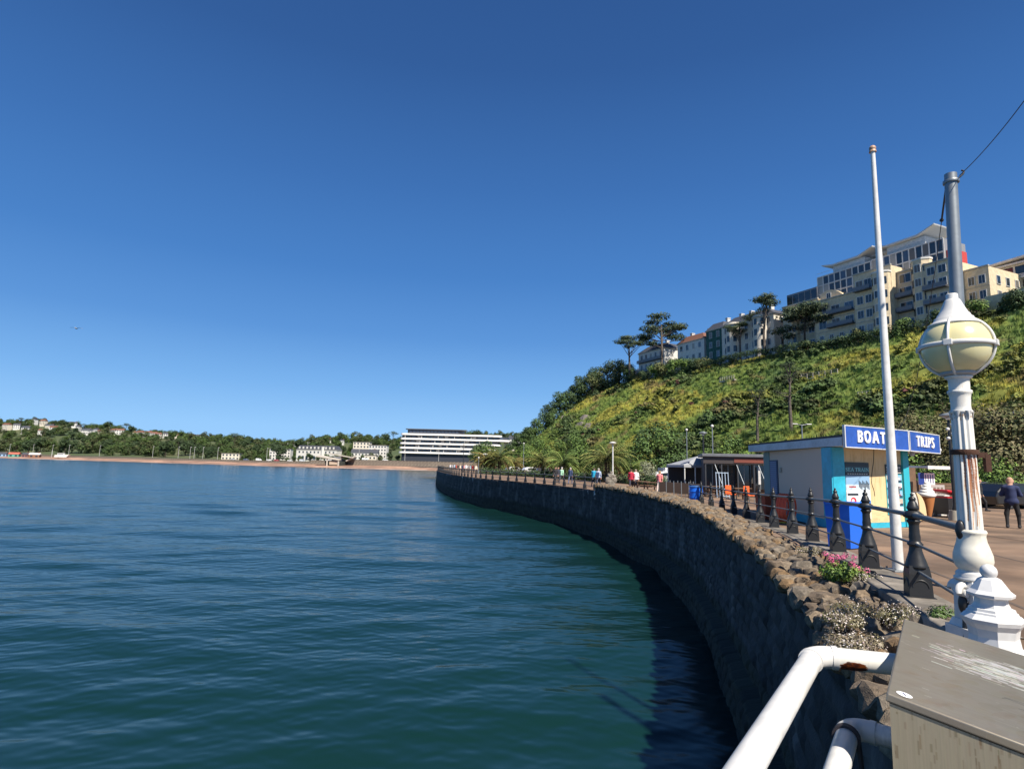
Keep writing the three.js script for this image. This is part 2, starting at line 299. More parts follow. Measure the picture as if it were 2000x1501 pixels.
// ================= FOREGROUND =================
// pier deck under the viewer: the edge follows the white handrail
const RAIL_DIR = V(.588, 0, -.809), RAIL_N = V(.809, 0, .588); // along the rail (away), and inland
{
  const a = V(1.385, 0, -2.17), p = (u, v) => [a.x + RAIL_DIR.x * u + RAIL_N.x * v, a.z + RAIL_DIR.z * u + RAIL_N.z * v];
  tag(mesh('pier_deck', prism([p(-7, .06), p(1.28, .06), p(1.28, 6), p(-7, 6)], .05, .3), M.concrete), 'concrete end of the pier deck beneath the steel cabinet', 'deck', null, 'structure');
}
{ // brushed steel cabinet
  const L = 1.31, Wd = .95, H = .85, top = 1.15;
  const o = thing('steel_cabinet', 'scuffed brushed steel cabinet with slightly sloping top in the near corner', 'cabinet', [1.325 + RAIL_DIR.x * L / 2 + RAIL_N.x * Wd / 2, .3, -2.146 + RAIL_DIR.z * L / 2 + RAIL_N.z * Wd / 2], Math.atan2(-RAIL_N.z, RAIL_N.x));
  const r = mulberry(8);
  const brushed = canvasTex(1024, 1024, (x, w, h) => {
    x.fillStyle = '#928b7f'; x.fillRect(0, 0, w, h);
    for (let i = 0; i < 5200; i++) { const v = 105 + r() * 70; x.fillStyle = `rgba(${v},${v * .95},${v * .85},.16)`; x.fillRect(r() * w - 100, r() * h, 60 + r() * 300, 1 + r() * 1.6); }
    for (let i = 0; i < 300; i++) { x.fillStyle = `rgba(${90 + r() * 40},${70 + r() * 30},${45},${.03 + .06 * r()})`; x.beginPath(); x.ellipse(r() * w, r() * h, 10 + r() * 50, 6 + r() * 22, r(), 0, 7); x.fill(); }
    // white paint scraped off in short dashes
    for (let i = 0; i < 420; i++) { const u = 380 + (r() + r() + r() - 1.5) * 260, v = 640 + (r() + r() - 1) * 170; x.fillStyle = `rgba(${215 + r() * 30},${213 + r() * 30},${205 + r() * 30},${.35 + .55 * r()})`; x.save(); x.translate(u, v); x.rotate(-.08 + r() * .1); x.fillRect(0, 0, 15 + r() * 75, 2 + r() * 9); x.restore(); }
    for (let i = 0; i < 60; i++) { x.fillStyle = `rgba(225,222,214,${.3 + .5 * r()})`; x.fillRect(r() * w, r() * h, 3 + r() * 26, 1.5 + r() * 3); }
    x.strokeStyle = 'rgba(45,45,48,.75)'; x.lineWidth = 3; // scratches and pen marks
    for (let i = 0; i < 9; i++) { const u = 330 + r() * 300, v = 240 + r() * 190; x.beginPath(); x.moveTo(u, v); x.bezierCurveTo(u + 20, v + r() * 30, u + 40, v - 10 + r() * 20, u + 60 + r() * 60, v + 10 * r()); x.stroke(); }
    x.fillStyle = 'rgba(196,165,120,.55)'; x.beginPath(); x.ellipse(560, 440, 45, 16, -.1, 0, 7); x.fill();
  });
  const dull = canvasTex(512, 512, (x, w, h) => {
    x.fillStyle = '#9a9383'; x.fillRect(0, 0, w, h);
    for (let i = 0; i < 2600; i++) { const v = 120 + r() * 60; x.fillStyle = `rgba(${v},${v * .95},${v * .84},.14)`; x.fillRect(r() * w, r() * h - 40, 1 + r() * 1.5, 30 + r() * 130); }
    for (let i = 0; i < 900; i++) { x.fillStyle = `rgba(${70 + r() * 30},${60 + r() * 20},${45},${.12 + .25 * r()})`; x.fillRect(r() * w, r() * h, 1 + r() * 3, 3 + r() * 22); }
  });
  dull.wrapS = dull.wrapT = THREE.RepeatWrapping;
  const topMat = std([1, .99, .96], .32, { map: brushed, metalness: .5, bumpMap: grainBump, bumpScale: .0006 }), sideMat = std([.9, .88, .82], .5, { map: dull, metalness: .2 });
  const SL = -.19, tilt = (g) => { g.translate(Wd / 2, -H, 0); g.rotateZ(SL); g.translate(-Wd / 2, H, 0); return g; };
  const lid = rbox(Wd, .03, L, .007, 0, H - .015, 0); const p = lid.attributes.position, uv = lid.attributes.uv; for (let i = 0; i < p.count; i++) uv.setXY(i, p.getX(i) / Wd + .5, p.getZ(i) / L + .5);
  mesh('cabinet_top', tilt(lid), topMat, o, true);
  const sh = new THREE.Shape(); sh.moveTo(-Wd / 2 + .006, 0); sh.lineTo(Wd / 2 - .006, 0); sh.lineTo(Wd / 2 - .006, H - .034 + Wd * Math.tan(SL)); sh.lineTo(-Wd / 2 + .006, H - .034); const bodyG = new THREE.ExtrudeGeometry(sh, { depth: L - .012, bevelEnabled: false }); bodyG.translate(0, 0, -(L - .012) / 2); mesh('cabinet_body', bodyG, sideMat, o);
  const st = new THREE.CircleGeometry(.024, 24); st.rotateX(-Math.PI / 2); st.translate(-Wd / 2 + .05, H + .002, L / 2 - .045); mesh('round_sticker', tilt(st), std([.82, .83, .86], .4), o, true);
  mesh('sticker_mark', tilt(box(.004, .001, .022, -Wd / 2 + .05, H + .004, L / 2 - .045, .5)), std([.25, .25, .35], .6), o);
}
{ // white tubular handrail returning to the cabinet
  const paint = M.whitePaint, y1 = 1.05;
  const rusty = canvasTex(512, 256, (x, w, h) => {
    const r = mulberry(4); x.fillStyle = '#e9e8e3'; x.fillRect(0, 0, w, h);
    const blot = (cx, cy, rx, ry, n) => { for (let i = 0; i < n; i++) { const a = r() * 6.28, q = Math.sqrt(r()); x.fillStyle = ['rgba(112,52,20,.7)', 'rgba(84,38,18,.8)', 'rgba(150,80,30,.5)', 'rgba(60,30,18,.7)'][Math.floor(r() * 4)]; x.beginPath(); x.ellipse(cx + Math.cos(a) * q * rx, cy + Math.sin(a) * q * ry, 5 + r() * 12, 4 + r() * 9, r() * 3, 0, 7); x.fill(); } };
    blot(20, 190, 42, 44, 260); blot(532, 190, 42, 44, 200); blot(60, 228, 20, 16, 40);
    for (let i = 0; i < 60; i++) { x.fillStyle = `rgba(120,110,90,${.04 + .08 * r()})`; x.fillRect(r() * w, r() * h, 20 + r() * 60, 2 + r() * 4); }
  });
  const paintRust = std([.82, .81, .78], .35, { map: rusty });
  const rail = (name, label, elbow, end, back, y, r, rust) => {
    const o = thing(name, label, 'handrail', [elbow.x, y, elbow.z]); const e = V(0, 0, 0), b = back.clone().sub(elbow).setY(0), n = end.clone().sub(elbow).setY(0);
    const k = .085, b1 = b.clone().normalize().multiplyScalar(k), n1 = n.clone().normalize().multiplyScalar(k);
    mesh('long_pipe', rod(b1, b, r, 24), paint, o);
    const c = new THREE.QuadraticBezierCurve3(b1, e, n1); mesh('elbow', new THREE.TubeGeometry(c, 20, r * 1.06, 24), paint, o);
    const p = mesh('short_pipe', rod(n1, n, r, 24), rust ? paintRust : paint, o, true); p.geometry = clean(p.geometry);
    for (const v of [b1, n1]) { const t = v.clone().normalize().multiplyScalar(.012); mesh('joint_collar', rod(v.clone().sub(t), v.clone().add(t), r * 1.13, 24), paint, o); }
    return o;
  };
  const up = onY(1590, 1280, y1), upEnd = onY(1752, 1298, y1), upBack = onY(1462, 1490, y1);
  const dirB = upBack.clone().sub(up).normalize();
  rail('handrail', 'upper white painted pipe handrail with rust patch beside its elbow', up, upEnd.clone().add(V(.02, 0, 0)), up.clone().addScaledVector(dirB, 6), y1, .046, true);
  const y2 = .86, lo = onY(1660, 1418, y2), loEnd = onY(1745, 1445, y2);
  const o = rail('handrail', 'lower white pipe rail under the rusty handrail, strapped in black', lo, loEnd.clone().add(V(.03, 0, 0)), lo.clone().addScaledVector(dirB, 6), y2, .04, false);
  const d1 = dirB.clone().multiplyScalar(.115), d2 = dirB.clone().multiplyScalar(.145);
  mesh('black_strap', rod(d1, d2, .05, 20), std([.03, .025, .03], .7), o);
  mesh('hanging_strap', tube([dirB.clone().multiplyScalar(.13).add(V(.045, 0, 0)), dirB.clone().multiplyScalar(.13).add(V(.055, -.15, .0)), dirB.clone().multiplyScalar(.13).add(V(.06, -.45, .01))], .011, 12, 6), std([.03, .025, .03], .7), o);
}
// ---------- cast-iron railing ----------
function octo(w0, w1, h, y, z = 0) { const g = new THREE.CylinderGeometry(w1 / Math.SQRT2, w0 / Math.SQRT2, h, 4); g.rotateY(Math.PI / 4); g.translate(0, y + h / 2, z); return flat(g); }
const postParts = (() => {
  const body = [lathe([[.001, .34], [.125, .345], [.128, .37], [.118, .39], [.108, .43], [.088, .49], [.072, .55], [.066, .60], [.07, .61], [.086, .625], [.086, .64], [.066, .66], [.06, .68], [.064, .72], [.058, .76], [.055, .86], [.062, .885], [.075, .905], [.078, .92], [.062, .935]], 20)];
  const base = [octo(.30, .30, .04, -.02), octo(.25, .235, .26, .02), octo(.235, .205, .10, .28), ...[0, 1, 2, 3].map((k) => { const g = new THREE.TorusGeometry(.085, .012, 5, 14, Math.PI); g.translate(0, .13, .118); g.rotateY(k * Math.PI / 2); return g; })];
  const collar = [lathe([[.05, .93], [.092, .955], [.098, .985], [.092, 1.015], [.07, 1.035], [.055, 1.04]], 20), ...[0, 1, 2, 3].map((k) => { const g = new THREE.SphereGeometry(.03, 8, 6); g.translate(.088, .985, 0); g.rotateY(k * Math.PI / 2); return g; })];
  const finial = [lathe([[.05, 1.04], [.066, 1.06], [.068, 1.08], [.058, 1.10], [.05, 1.13], [.036, 1.155], [.034, 1.165], [.042, 1.18], [.036, 1.2], [.018, 1.215], [.016, 1.225], [.022, 1.238], [.014, 1.252], [.001, 1.262]], 16)];
  return { base: join(base), shaft: join(body), collar: join(collar), finial: join(finial) };
})();
for (const k in postParts) cubeUV(postParts[k]);
const lampSpot = stand(1914, 5.6, .42);
const nearPosts = [[1795, 7.45], [1698, 9.75], [1637, 12.0], [1587, 14.2], [1548, 16.5], [1512, 18.85], [1485, 21.2], [1458, 23.6], [1433, 26], [1410, 28.4], [1389, 30.8], [1370, 33.2], [1349, 35.7]].map(([px, d]) => { const p = stand(px, d, .4); p.y = groundY(p.x, p.z); return p; });
const farPosts = []; for (let s = STEP_S + .9; s < sOfDistance(186); s += 2.62) { const e = edgeAt(s); farPosts.push(V(e.p.x - e.out.x * .32, groundY(0, e.p.z), e.p.z - e.out.z * .32)); }
function railing(list, labelOf, group, first) {
  list.forEach((p, i) => {
    const nx = list[i + 1], a = nx || list[i - 1]; const o = thing('railing_post', labelOf(i), 'railing post', p, Math.atan2(-(a.z - p.z), a.x - p.x), group);
    for (const k of ['base', 'shaft', 'collar', 'finial']) mesh(k, postParts[k], M.blackIron, o, true);
    const seg = (from, to, y, r) => { const L = Math.hypot(to.x - from.x, to.z - from.z), v = o.worldToLocal(V(to.x, to.y, to.z)); return rod(V(0, y, 0), V(v.x, v.y + y, v.z), r, 8); };
    o.updateMatrixWorld(true);
    if (nx) { mesh('top_rail', seg(p, nx, .985, .031), M.railIron, o); mesh('middle_rail', seg(p, nx, .635, .017), M.railIron, o); mesh('lower_rail', seg(p, nx, .31, .016), M.railIron, o); }
    if (i === 0 && first) { mesh('top_rail', seg(p, first, .985, .035), M.railIron, o); mesh('middle_rail', seg(p, first, .635, .018), M.railIron, o); mesh('lower_rail', seg(p, first, .31, .017), M.railIron, o); }
  });
}
railing(nearPosts, (i) => i === 0 ? 'black cast-iron railing post nearest the tall white lamp' : `black cast-iron railing post by the rubble wall, ${ords(i + 1)} along from the white lamp`, 'railing posts beside the kiosk', V(lampSpot.x - .05, .42, lampSpot.z));
railing(farPosts, (i) => `slim dark railing post on the far curving wall, ${ords(i + 1)} beyond the wall's step`, 'railing posts along the far curving wall');
{ // concrete kerb carrying the near posts
  const rows = [[], [], [], []]; const pts = [V(4.55, .42, -5.7), ...nearPosts]; const c = new THREE.CatmullRomCurve3(pts);
  const N = 90; const rr = []; for (let i = 0; i <= N; i++) { const p = c.getPoint(i / N), t = c.getTangent(i / N), n = V(-t.z, 0, t.x).normalize(); const g = groundY(p.x, p.z), q = (u, y) => V(p.x + n.x * u, g + y, p.z + n.z * u); rr.push([q(-.36, -.4), q(-.34, -.02), q(-.30, .012), q(.24, .012), q(.25, -.1)]); }
  tag(mesh('railing_kerb', sheet(rr), M.concrete, null, true), 'pale concrete kerb under the near railing posts', 'kerb', null, 'structure');
}
// ---------- rubble along the top of the wall ----------
const rockGeos = []; { const r = mulberry(42);
  for (let k = 0; k < 9; k++) { const g = mergeVertices((() => { const q = new THREE.IcosahedronGeometry(.5, 1); q.deleteAttribute('uv'); q.deleteAttribute('normal'); return q; })()); const p = g.attributes.position, ph = r() * 50; for (let i = 0; i < p.count; i++) { const v = V(p.getX(i), p.getY(i), p.getZ(i)); const n = 1.04 + .42 * noise(v.x * 2.6 + ph, v.y * 2.6, v.z * 2.6) + .26 * noise(v.x * 6 + ph, v.y * 6, v.z * 6); v.multiplyScalar(n); for (const ax of ['x', 'y', 'z']) v[ax] = clamp(v[ax], -.40 + .06 * noise(ph, v.y * 2), .42); p.setXYZ(i, v.x, v.y, v.z); } const q = g.toNonIndexed(); q.computeVertexNormals(); cubeUV(q, 2); rockGeos.push(q); } }
{
  const tones = [[.42, .31, .20], [.36, .28, .20], [.46, .36, .25], [.31, .235, .165], [.42, .27, .14], [.38, .32, .25]].map((c) => std(c, .95, { map: mottle, bumpMap: grainBump, bumpScale: .012 }));
  const r = mulberry(99), stones = [];
  for (let s = 2.2; s < STEP_S; s += .25) {
    const e = edgeAt(s), d = -e.p.z, wid = lerp(1.25, .95, smooth(8, 20, d)) + .4 * smooth(26, 34, d);
    for (let u = .04; u < wid; u += .22) {
      const far = smooth(14, 30, d), size = (.20 + .17 * r()) * (1 + .2 * far), a = s + (r() - .5) * .2, uu = u + (r() - .5) * .16, q = edgeAt(a);
      const inward = clamp(uu / wid), yb = lerp(parapetTop(a), Math.max(parapetTop(a), groundY(q.p.x, q.p.z) - .08), inward) - .07 + .05 * r() + .06 * Math.sin(inward * 3.1) * r();
      stones.push({ x: q.p.x - q.out.x * uu, y: yb, z: q.p.z - q.out.z * uu, sx: size * (.8 + .6 * r()), sy: size * (.55 + .45 * r()) * (u < .2 ? 1.15 : 1), sz: size * (.8 + .5 * r()), rx: (r() - .5) * .6, ry: r() * 6.3, rz: (r() - .5) * .6, g: Math.floor(r() * rockGeos.length), m: Math.floor(r() * tones.length), d });
    }
  }
  { const rr = []; for (let s = 1.2; s < STEP_S - .1; s += .12) { const q = edgeAt(s), d = -q.p.z, wid = lerp(1.25, .95, smooth(8, 20, d)) + .4 * smooth(26, 34, d), row = []; for (let i = 0; i <= 10; i++) { const t = i / 10, u = t * wid - .02, y = lerp(parapetTop(s), Math.max(parapetTop(s), groundY(q.p.x, q.p.z) - .06), t) - .04 + .05 * fbm(s * 2.2, u * 2.2, 5, 3) - (i === 0 ? .06 : 0); row.push(V(q.p.x - q.out.x * u, y, q.p.z - q.out.z * u)); } rr.push(row); }
    mesh('mortar_bed', sheet(rr), std([.34, .28, .21], 1, { map: mottle, bumpMap: grainBump, bumpScale: .02 }), seaWall, true); }
  stones.sort((a, b) => a.d - b.d);
  const rest = tones.map(() => []);
  stones.forEach((k, i) => {
    const m4 = new THREE.Matrix4().compose(V(k.x, k.y, k.z), new THREE.Quaternion().setFromEuler(new THREE.Euler(k.rx, k.ry, k.rz)), V(k.sx, k.sy, k.sz));
    if (i < 298) { const m = new THREE.Mesh(rockGeos[k.g], tones[k.m]); m.name = 'stone'; m.applyMatrix4(m4); m.castShadow = m.receiveShadow = true; seaWall.add(m); }
    else rest[k.m].push(rockGeos[k.g].clone().applyMatrix4(m4));
  });
  rest.forEach((l, i) => { const m = mesh('rubble_coping', mergeGeometries(l), tones[i], seaWall, true); m.userData.kind = 'stuff'; });
}
// ---------- white lamp ----------
{
  const o = thing('lamp_post', 'tall white fluted lamp post with cream caged globe and rust streaks', 'lamp post', lampSpot); o.scale.setScalar(1.05);
  const r = mulberry(31);
  const shaftTex = canvasTex(512, 1024, (x, w, h) => { // flaking white paint, rust run-down below the band
    x.fillStyle = '#ecebe6'; x.fillRect(0, 0, w, h);
    for (let i = 0; i < 220; i++) { const u = r() * w, v = r() * h; x.fillStyle = `rgba(${150 + r() * 60},${130 + r() * 50},${95 + r() * 40},${.05 + .12 * r()})`; x.fillRect(u, v, 2 + r() * 5, 20 + r() * 120); }
    for (const [u, wd, v0, v1] of [[112, 9, 372, 1000], [150, 14, 372, 860], [158, 7, 372, 1018], [190, 10, 372, 940], [96, 7, 372, 800], [222, 6, 372, 700], [132, 6, 380, 980]]) for (let v = v0; v < v1; v += 3) { const f = (v - v0) / (v1 - v0); x.fillStyle = `rgba(${lerp(128, 178, f)},${lerp(58, 104, f)},${lerp(24, 46, f)},${(.6 + .35 * r()) * (1 - .4 * f)})`; const ww = 1.9 * wd * (1 - .4 * f) * (.6 + .6 * r()); x.fillRect(u - ww / 2 + 3 * Math.sin(v * .02 + u), v, ww, 4); }
    for (let i = 0; i < 60; i++) { x.fillStyle = 'rgba(150,95,50,.35)'; x.fillRect(r() * w, r() * 60, 4 + r() * 10, 4 + r() * 26); }
  });
  const paint = std([.82, .81, .79], .4, { map: shaftTex }), plain = M.whitePaint;
  // pedestal with scrolls, vase, fluted shaft
  mesh('pedestal', [octo(.34, .34, .10, 0), octo(.30, .26, .06, .10), octo(.235, .225, .26, .16), octo(.28, .28, .03, .42), octo(.28, .20, .06, .45)], plain, o);
  for (let k = 0; k < 4; k++) { const g = [new THREE.TorusGeometry(.062, .03, 8, 20, 4.6), new THREE.CylinderGeometry(.034, .034, .075, 12)]; g[1].rotateX(Math.PI / 2); g.forEach((q) => { q.translate(.155, .40, 0); q.rotateY(k * Math.PI / 2 + .3); }); mesh('scroll', g, plain, o); }
  mesh('base_moulding', lathe([[.001, .50], [.15, .50], [.155, .52], [.135, .535], [.14, .555], [.125, .575], [.11, .585]], 28), plain, o);
  const vase = lathe([[.11, .585], [.135, .62], [.148, .67], [.145, .72], [.128, .78], [.112, .83], [.105, .88], [.112, .905], [.118, .915], [.112, .93], [.10, .94]], 32);
  mesh('vase', vase, std([.80, .77, .66], .45, { map: fineMottle }), o, true);
  const y0 = .93, y1 = 1.98, rows = [];
  for (let j = 0; j <= 24; j++) { const y = lerp(y0, y1, j / 24), R = lerp(.094, .080, j / 24), row = []; for (let i = 0; i <= 96; i++) { const a = i / 96 * 6.28318, fl = Math.abs(Math.sin(a * 6)); row.push(V(Math.cos(a) * (R - .011 * (1 - Math.pow(fl, .7)) * 0 - .012 * Math.pow(fl, 1.6)), y, Math.sin(a) * (R - .012 * Math.pow(fl, 1.6)))); } rows.push(row); }
  const sg = sheet(rows); { const uv = sg.attributes.uv; for (let j = 0; j <= 24; j++) for (let i = 0; i <= 96; i++) uv.setXY(j * 97 + i, i / 96, j / 24); }
  mesh('fluted_shaft', sg, paint, o, true);
  mesh('upper_collar', lathe([[.078, 1.975], [.088, 1.985], [.088, 2.0], [.078, 2.01], [.076, 2.04], [.080, 2.12], [.086, 2.155], [.096, 2.165], [.096, 2.185], [.080, 2.195], [.082, 2.24], [.082, 2.29], [.10, 2.30], [.11, 2.315], [.10, 2.325], [.001, 2.33]], 24), paint, o, true);
  for (let k = 0; k < 6; k++) { const g = new THREE.ConeGeometry(.03, .085, 4); g.rotateX(Math.PI); g.scale(1, 1, .35); g.translate(0, 1.955, .084); g.rotateY(k * Math.PI / 3); mesh('leaf_ornament', g, plain, o); }
  const band = mesh('rusty_band', [lathe([[.092, 1.60], [.105, 1.60], [.107, 1.645], [.092, 1.647]], 24), box(.09, .05, .05, .13, 1.60, .02), box(.05, .16, .035, .175, 1.53, .03)], std([.12, .05, .028], .95, { map: mottle, bumpMap: grainBump, bumpScale: .01 }), o);
  const GY = 2.60, GR = .275;
  mesh('globe', new THREE.SphereGeometry(GR, 48, 32).translate(0, GY, 0), new THREE.MeshPhysicalMaterial({ color: RGB(.66, .60, .33), roughness: .22, clearcoat: .5, clearcoatRoughness: .15 }), o);
  const cage = mesh('cage_ring', (() => { const g = new THREE.TorusGeometry(GR + .012, .014, 8, 64); g.rotateX(Math.PI / 2); g.scale(1, 1.5, 1); g.translate(0, GY, 0); return g; })(), plain, o);
  for (let k = 0; k < 2; k++) { const g = new THREE.TorusGeometry(GR + .012, .0125, 8, 64); g.rotateY(k * Math.PI / 2 + .72); g.translate(0, GY, 0); mesh('cage_hoop', g, plain, o); }
  for (let k = 0; k < 4; k++) { const g = rbox(.068, .055, .03, .006); g.translate(0, GY, GR + .022); g.rotateY(k * Math.PI / 2 + .72 + Math.PI / 2); const b = mesh('clasp', g, plain, o); }
  mesh('seat_ring', lathe([[.11, 2.325], [.135, 2.335], [.14, 2.35], [.13, 2.365], [.11, 2.37]], 28), std([.42, .43, .44], .6, { map: fineMottle }), o);
  mesh('cap', lathe([[.19, 2.795], [.205, 2.80], [.207, 2.812], [.175, 2.832], [.158, 2.85], [.152, 2.872], [.136, 2.882], [.128, 2.905], [.115, 2.92], [.098, 2.955], [.08, 3.0], [.066, 3.035], [.058, 3.05], [.048, 3.06], [.048, 3.10], [.042, 3.108], [.001, 3.11]], 32), plain, o);
  const br = new THREE.SphereGeometry(.06, 14, 10); br.scale(.7, 1.5, .7);
  mesh('rail_bracket', br.clone().translate(-.09, .93, .0), M.blackIron, o); mesh('rail_bracket', br.clone().translate(-.13, .30, .02), M.blackIron, o); mesh('iron_stay', rod(V(-.14, .0, .04), V(-.12, .36, .03), .035, 8, .02), M.blackIron, o);
}
{ // white newel in front of the lamp
  const p = stand(1948, 4.7, .42); const o = thing('newel_post', 'short stout white octagonal newel post with ball top', 'newel post', p, .25);
  const white = std([.80, .80, .79], .45, { map: fineMottle });
  const prof = (pts, seg) => { const g = lathe(pts, seg).toNonIndexed(); g.computeVertexNormals(); return g; };
  mesh('plinth', prof([[.001, 0], [.27, 0], [.27, .10], [.24, .13], [.001, .13]], 8), white, o);
  mesh('body', prof([[.24, .13], [.19, .16], [.165, .20], [.155, .27], [.165, .33], [.195, .37], [.205, .40], [.175, .43], [.165, .435], [.16, .45], [.15, .455], [.145, .475], [.12, .485], [.108, .51], [.105, .55]], 8), white, o);
  mesh('cap', prof([[.105, .55], [.15, .565], [.155, .585], [.125, .61], [.10, .65], [.075, .69], [.05, .705], [.001, .71]], 8), white, o);
  mesh('ball', new THREE.SphereGeometry(.057, 24, 16).translate(0, .745, 0), white, o);
}
{ // flagpole
  const p = stand(1755, 9.5, .4); p.y = groundY(p.x, p.z); const topP = at(1705, 296, 9.55); const H = topP.y - p.y;
  const o = thing('flagpole', 'slender white flagpole standing beside the boat trips kiosk', 'flagpole', p);
  const lean = V(topP.x - p.x, H, topP.z - p.z);
  mesh('pole', rod(V(0, .02, 0), lean, .082, 20, .036), M.whitePaint, o);
  mesh('finial', [new THREE.SphereGeometry(.055, 16, 12).translate(lean.x, lean.y + .06, lean.z), cyl(.06, .05, .04, lean.x, lean.y - .01, lean.z)], std([.42, .26, .17], .5), o);
  mesh('cleat', rod(V(.06, 1.2, .05), V(.06, 1.32, .05), .012), M.steelGrey, o);
  mesh('base_plate', [rbox(.30, .03, .30, .006, 0, .015, 0), ...[[-1, -1], [1, -1], [-1, 1], [1, 1]].map(([a, b]) => cyl(.014, .014, .03, a * .11, .03, b * .11, 6))], M.steelGrey, o);
}
let mastTop;
{ // steel mast behind the lamp with its catenary wire
  const p = stand(1900, 7.9, .4); p.y = groundY(p.x, p.z); mastTop = at(1857, 340, 7.95);
  const o = thing('steel_mast', 'plain galvanised grey steel mast rising behind the white lamp', 'mast', p); const l = mastTop.clone().sub(p);
  mesh('pole', rod(V(0, 0, 0), l, .092, 24, .078), M.steelGrey, o); mesh('base_flange', cyl(.16, .16, .03), M.steelGrey, o);
  mesh('hook', tube([V(l.x + .05, l.y - .1, l.z + .06), V(l.x + .12, l.y - .03, l.z + .08), V(l.x + .13, l.y + .01, l.z + .08), V(l.x + .10, l.y + .02, l.z + .08)], .012, 16, 6), M.blackIron, o);
  mesh('clamp', lathe([[.085, -.02], [.1, -.02], [.1, .02], [.085, .02]], 20).translate(l.x * .995, l.y - .12, l.z), M.steelGrey, o);
  const a = mastTop.clone().add(V(.08, -.05, .06)), end = at(2120, 20, 5.2), w = thing('overhead_wire', 'thin black wire climbing away from the steel mast', 'wire', a);
  const pts = (A, B, sag) => Array.from({ length: 9 }, (_, i) => { const t = i / 8; return A.clone().lerp(B, t).add(V(0, -sag * 4 * t * (1 - t), 0)).sub(a); });
  mesh('wire_span', tube(pts(a, end, .12), .0055, 24, 5), M.blackIron, w);
  const b = mastTop.clone().add(V(-.07, -.08, .02)), w2 = thing('stay_wire', 'thin wire sagging from the mast down to the kiosk roof', 'wire', b);
  const kEnd = at(1752, 838, 20.6), q = Array.from({ length: 11 }, (_, i) => { const t = i / 10; return b.clone().lerp(kEnd, t).add(V(0, -.85 * 4 * t * (1 - t), 0)).sub(b); });
  mesh('wire_span', tube(q, .006, 30, 5), M.blackIron, w2);
  mesh('turnbuckle', [rod(q[0], q[0].clone().lerp(q[1], .55), .014), new THREE.SphereGeometry(.03, 8, 6).translate(...q[0].clone().lerp(q[1], .55).toArray())], M.blackIron, w2);
}
// ================= PLANTS: builders =================
const leafMat = std([1, 1, 1], .75, { vertexColors: true, side: THREE.DoubleSide });
const leafGloss = std([1, 1, 1], .5, { vertexColors: true, side: THREE.DoubleSide });
// many small leaf faces spread through clumps; each leaf has a colour of its own from the plant's palette
function leafCloud(seed, blobs, n, size, pal, o = {}) {
  const r = mulberry(seed), pos = new Float32Array(n * 9), nor = new Float32Array(n * 9), col = new Float32Array(n * 9), vol = blobs.map((b) => b.r * b.r); const tot = vol.reduce((a, b) => a + b, 0);
  const flat = o.flat || .8, A = V(), B = V(), C = V(), D = V(), T = V(), Nn = V();
  const tint = blobs.map(() => r());
  for (let i = 0; i < n; i++) {
    let k = 0, t = r() * tot; while (k < blobs.length - 1 && (t -= vol[k]) > 0) k++;
    const b = blobs[k]; D.set(r() * 2 - 1, r() * 2 - 1, r() * 2 - 1); while (D.lengthSq() > 1 || D.lengthSq() < .01) D.set(r() * 2 - 1, r() * 2 - 1, r() * 2 - 1);
    D.normalize(); const rad = b.r * (o.shell ? lerp(o.shell, 1, r()) : lerp(.35, 1.03, Math.sqrt(r()))) * (1 + .22 * noise(D.x * 2.3 + k * 3, D.y * 2.3, D.z * 2.3));
    const c = V(b.x + D.x * rad * (b.sx || 1), b.y + D.y * rad * (b.sy || flat), b.z + D.z * rad * (b.sz || 1));
    const s = size * (.6 + .8 * r()); Nn.set(D.x * .8 + r() - .5, D.y * .8 + .35 + (r() - .5) * .9, D.z * .8 + r() - .5).normalize();
    T.set(r() - .5, r() - .5, r() - .5).cross(Nn).normalize(); B.crossVectors(Nn, T);
    const w = s * (o.slim || .75);
    const P = [c.clone().addScaledVector(T, -s * .5).addScaledVector(B, -w * .5), c.clone().addScaledVector(T, s * .5).addScaledVector(B, -w * .35), c.clone().addScaledVector(T, s * .1 * (r() - .5)).addScaledVector(B, w * .8)];
    const m = clamp(tint[k] * .6 + r() * .55); const pi = m * (pal.length - 1), p0 = Math.min(pal.length - 2, Math.floor(pi)), f = pi - p0, v = (o.gain || 1.5) * (.8 + .4 * r());
    for (let q = 0; q < 3; q++) { const j = i * 9 + q * 3; pos[j] = P[q].x; pos[j + 1] = P[q].y; pos[j + 2] = P[q].z; nor[j] = Nn.x; nor[j + 1] = Nn.y; nor[j + 2] = Nn.z; for (let h = 0; h < 3; h++) col[j + h] = lerp(pal[p0][h], pal[p0 + 1][h], f) * v; }
  }
  const g = new THREE.BufferGeometry(); g.setAttribute('position', new THREE.BufferAttribute(pos, 3)); g.setAttribute('color', new THREE.BufferAttribute(col, 3));
  g.setAttribute('uv', new THREE.BufferAttribute(new Float32Array(n * 6), 2)); g.computeVertexNormals(); return g;
}
const PAL = {
  oak: [[.028, .058, .012], [.045, .085, .016], [.075, .12, .022], [.035, .07, .015]],
  dark: [[.014, .030, .010], [.022, .044, .013], [.034, .060, .017]],
  bright: [[.055, .105, .014], [.085, .15, .02], [.12, .18, .03]],
  olive: [[.06, .075, .022], [.085, .095, .03], [.05, .06, .02]],
  grey: [[.12, .135, .085], [.16, .17, .11], [.09, .11, .065]],
  brown: [[.075, .06, .028], [.10, .085, .035], [.055, .06, .022], [.12, .10, .05]],
  pine: [[.012, .024, .011], [.020, .036, .014], [.038, .050, .019]],
  rust: [[.09, .055, .025], [.07, .06, .024]],
  pale: [[.28, .25, .17], [.20, .19, .11], [.12, .13, .06]],
};
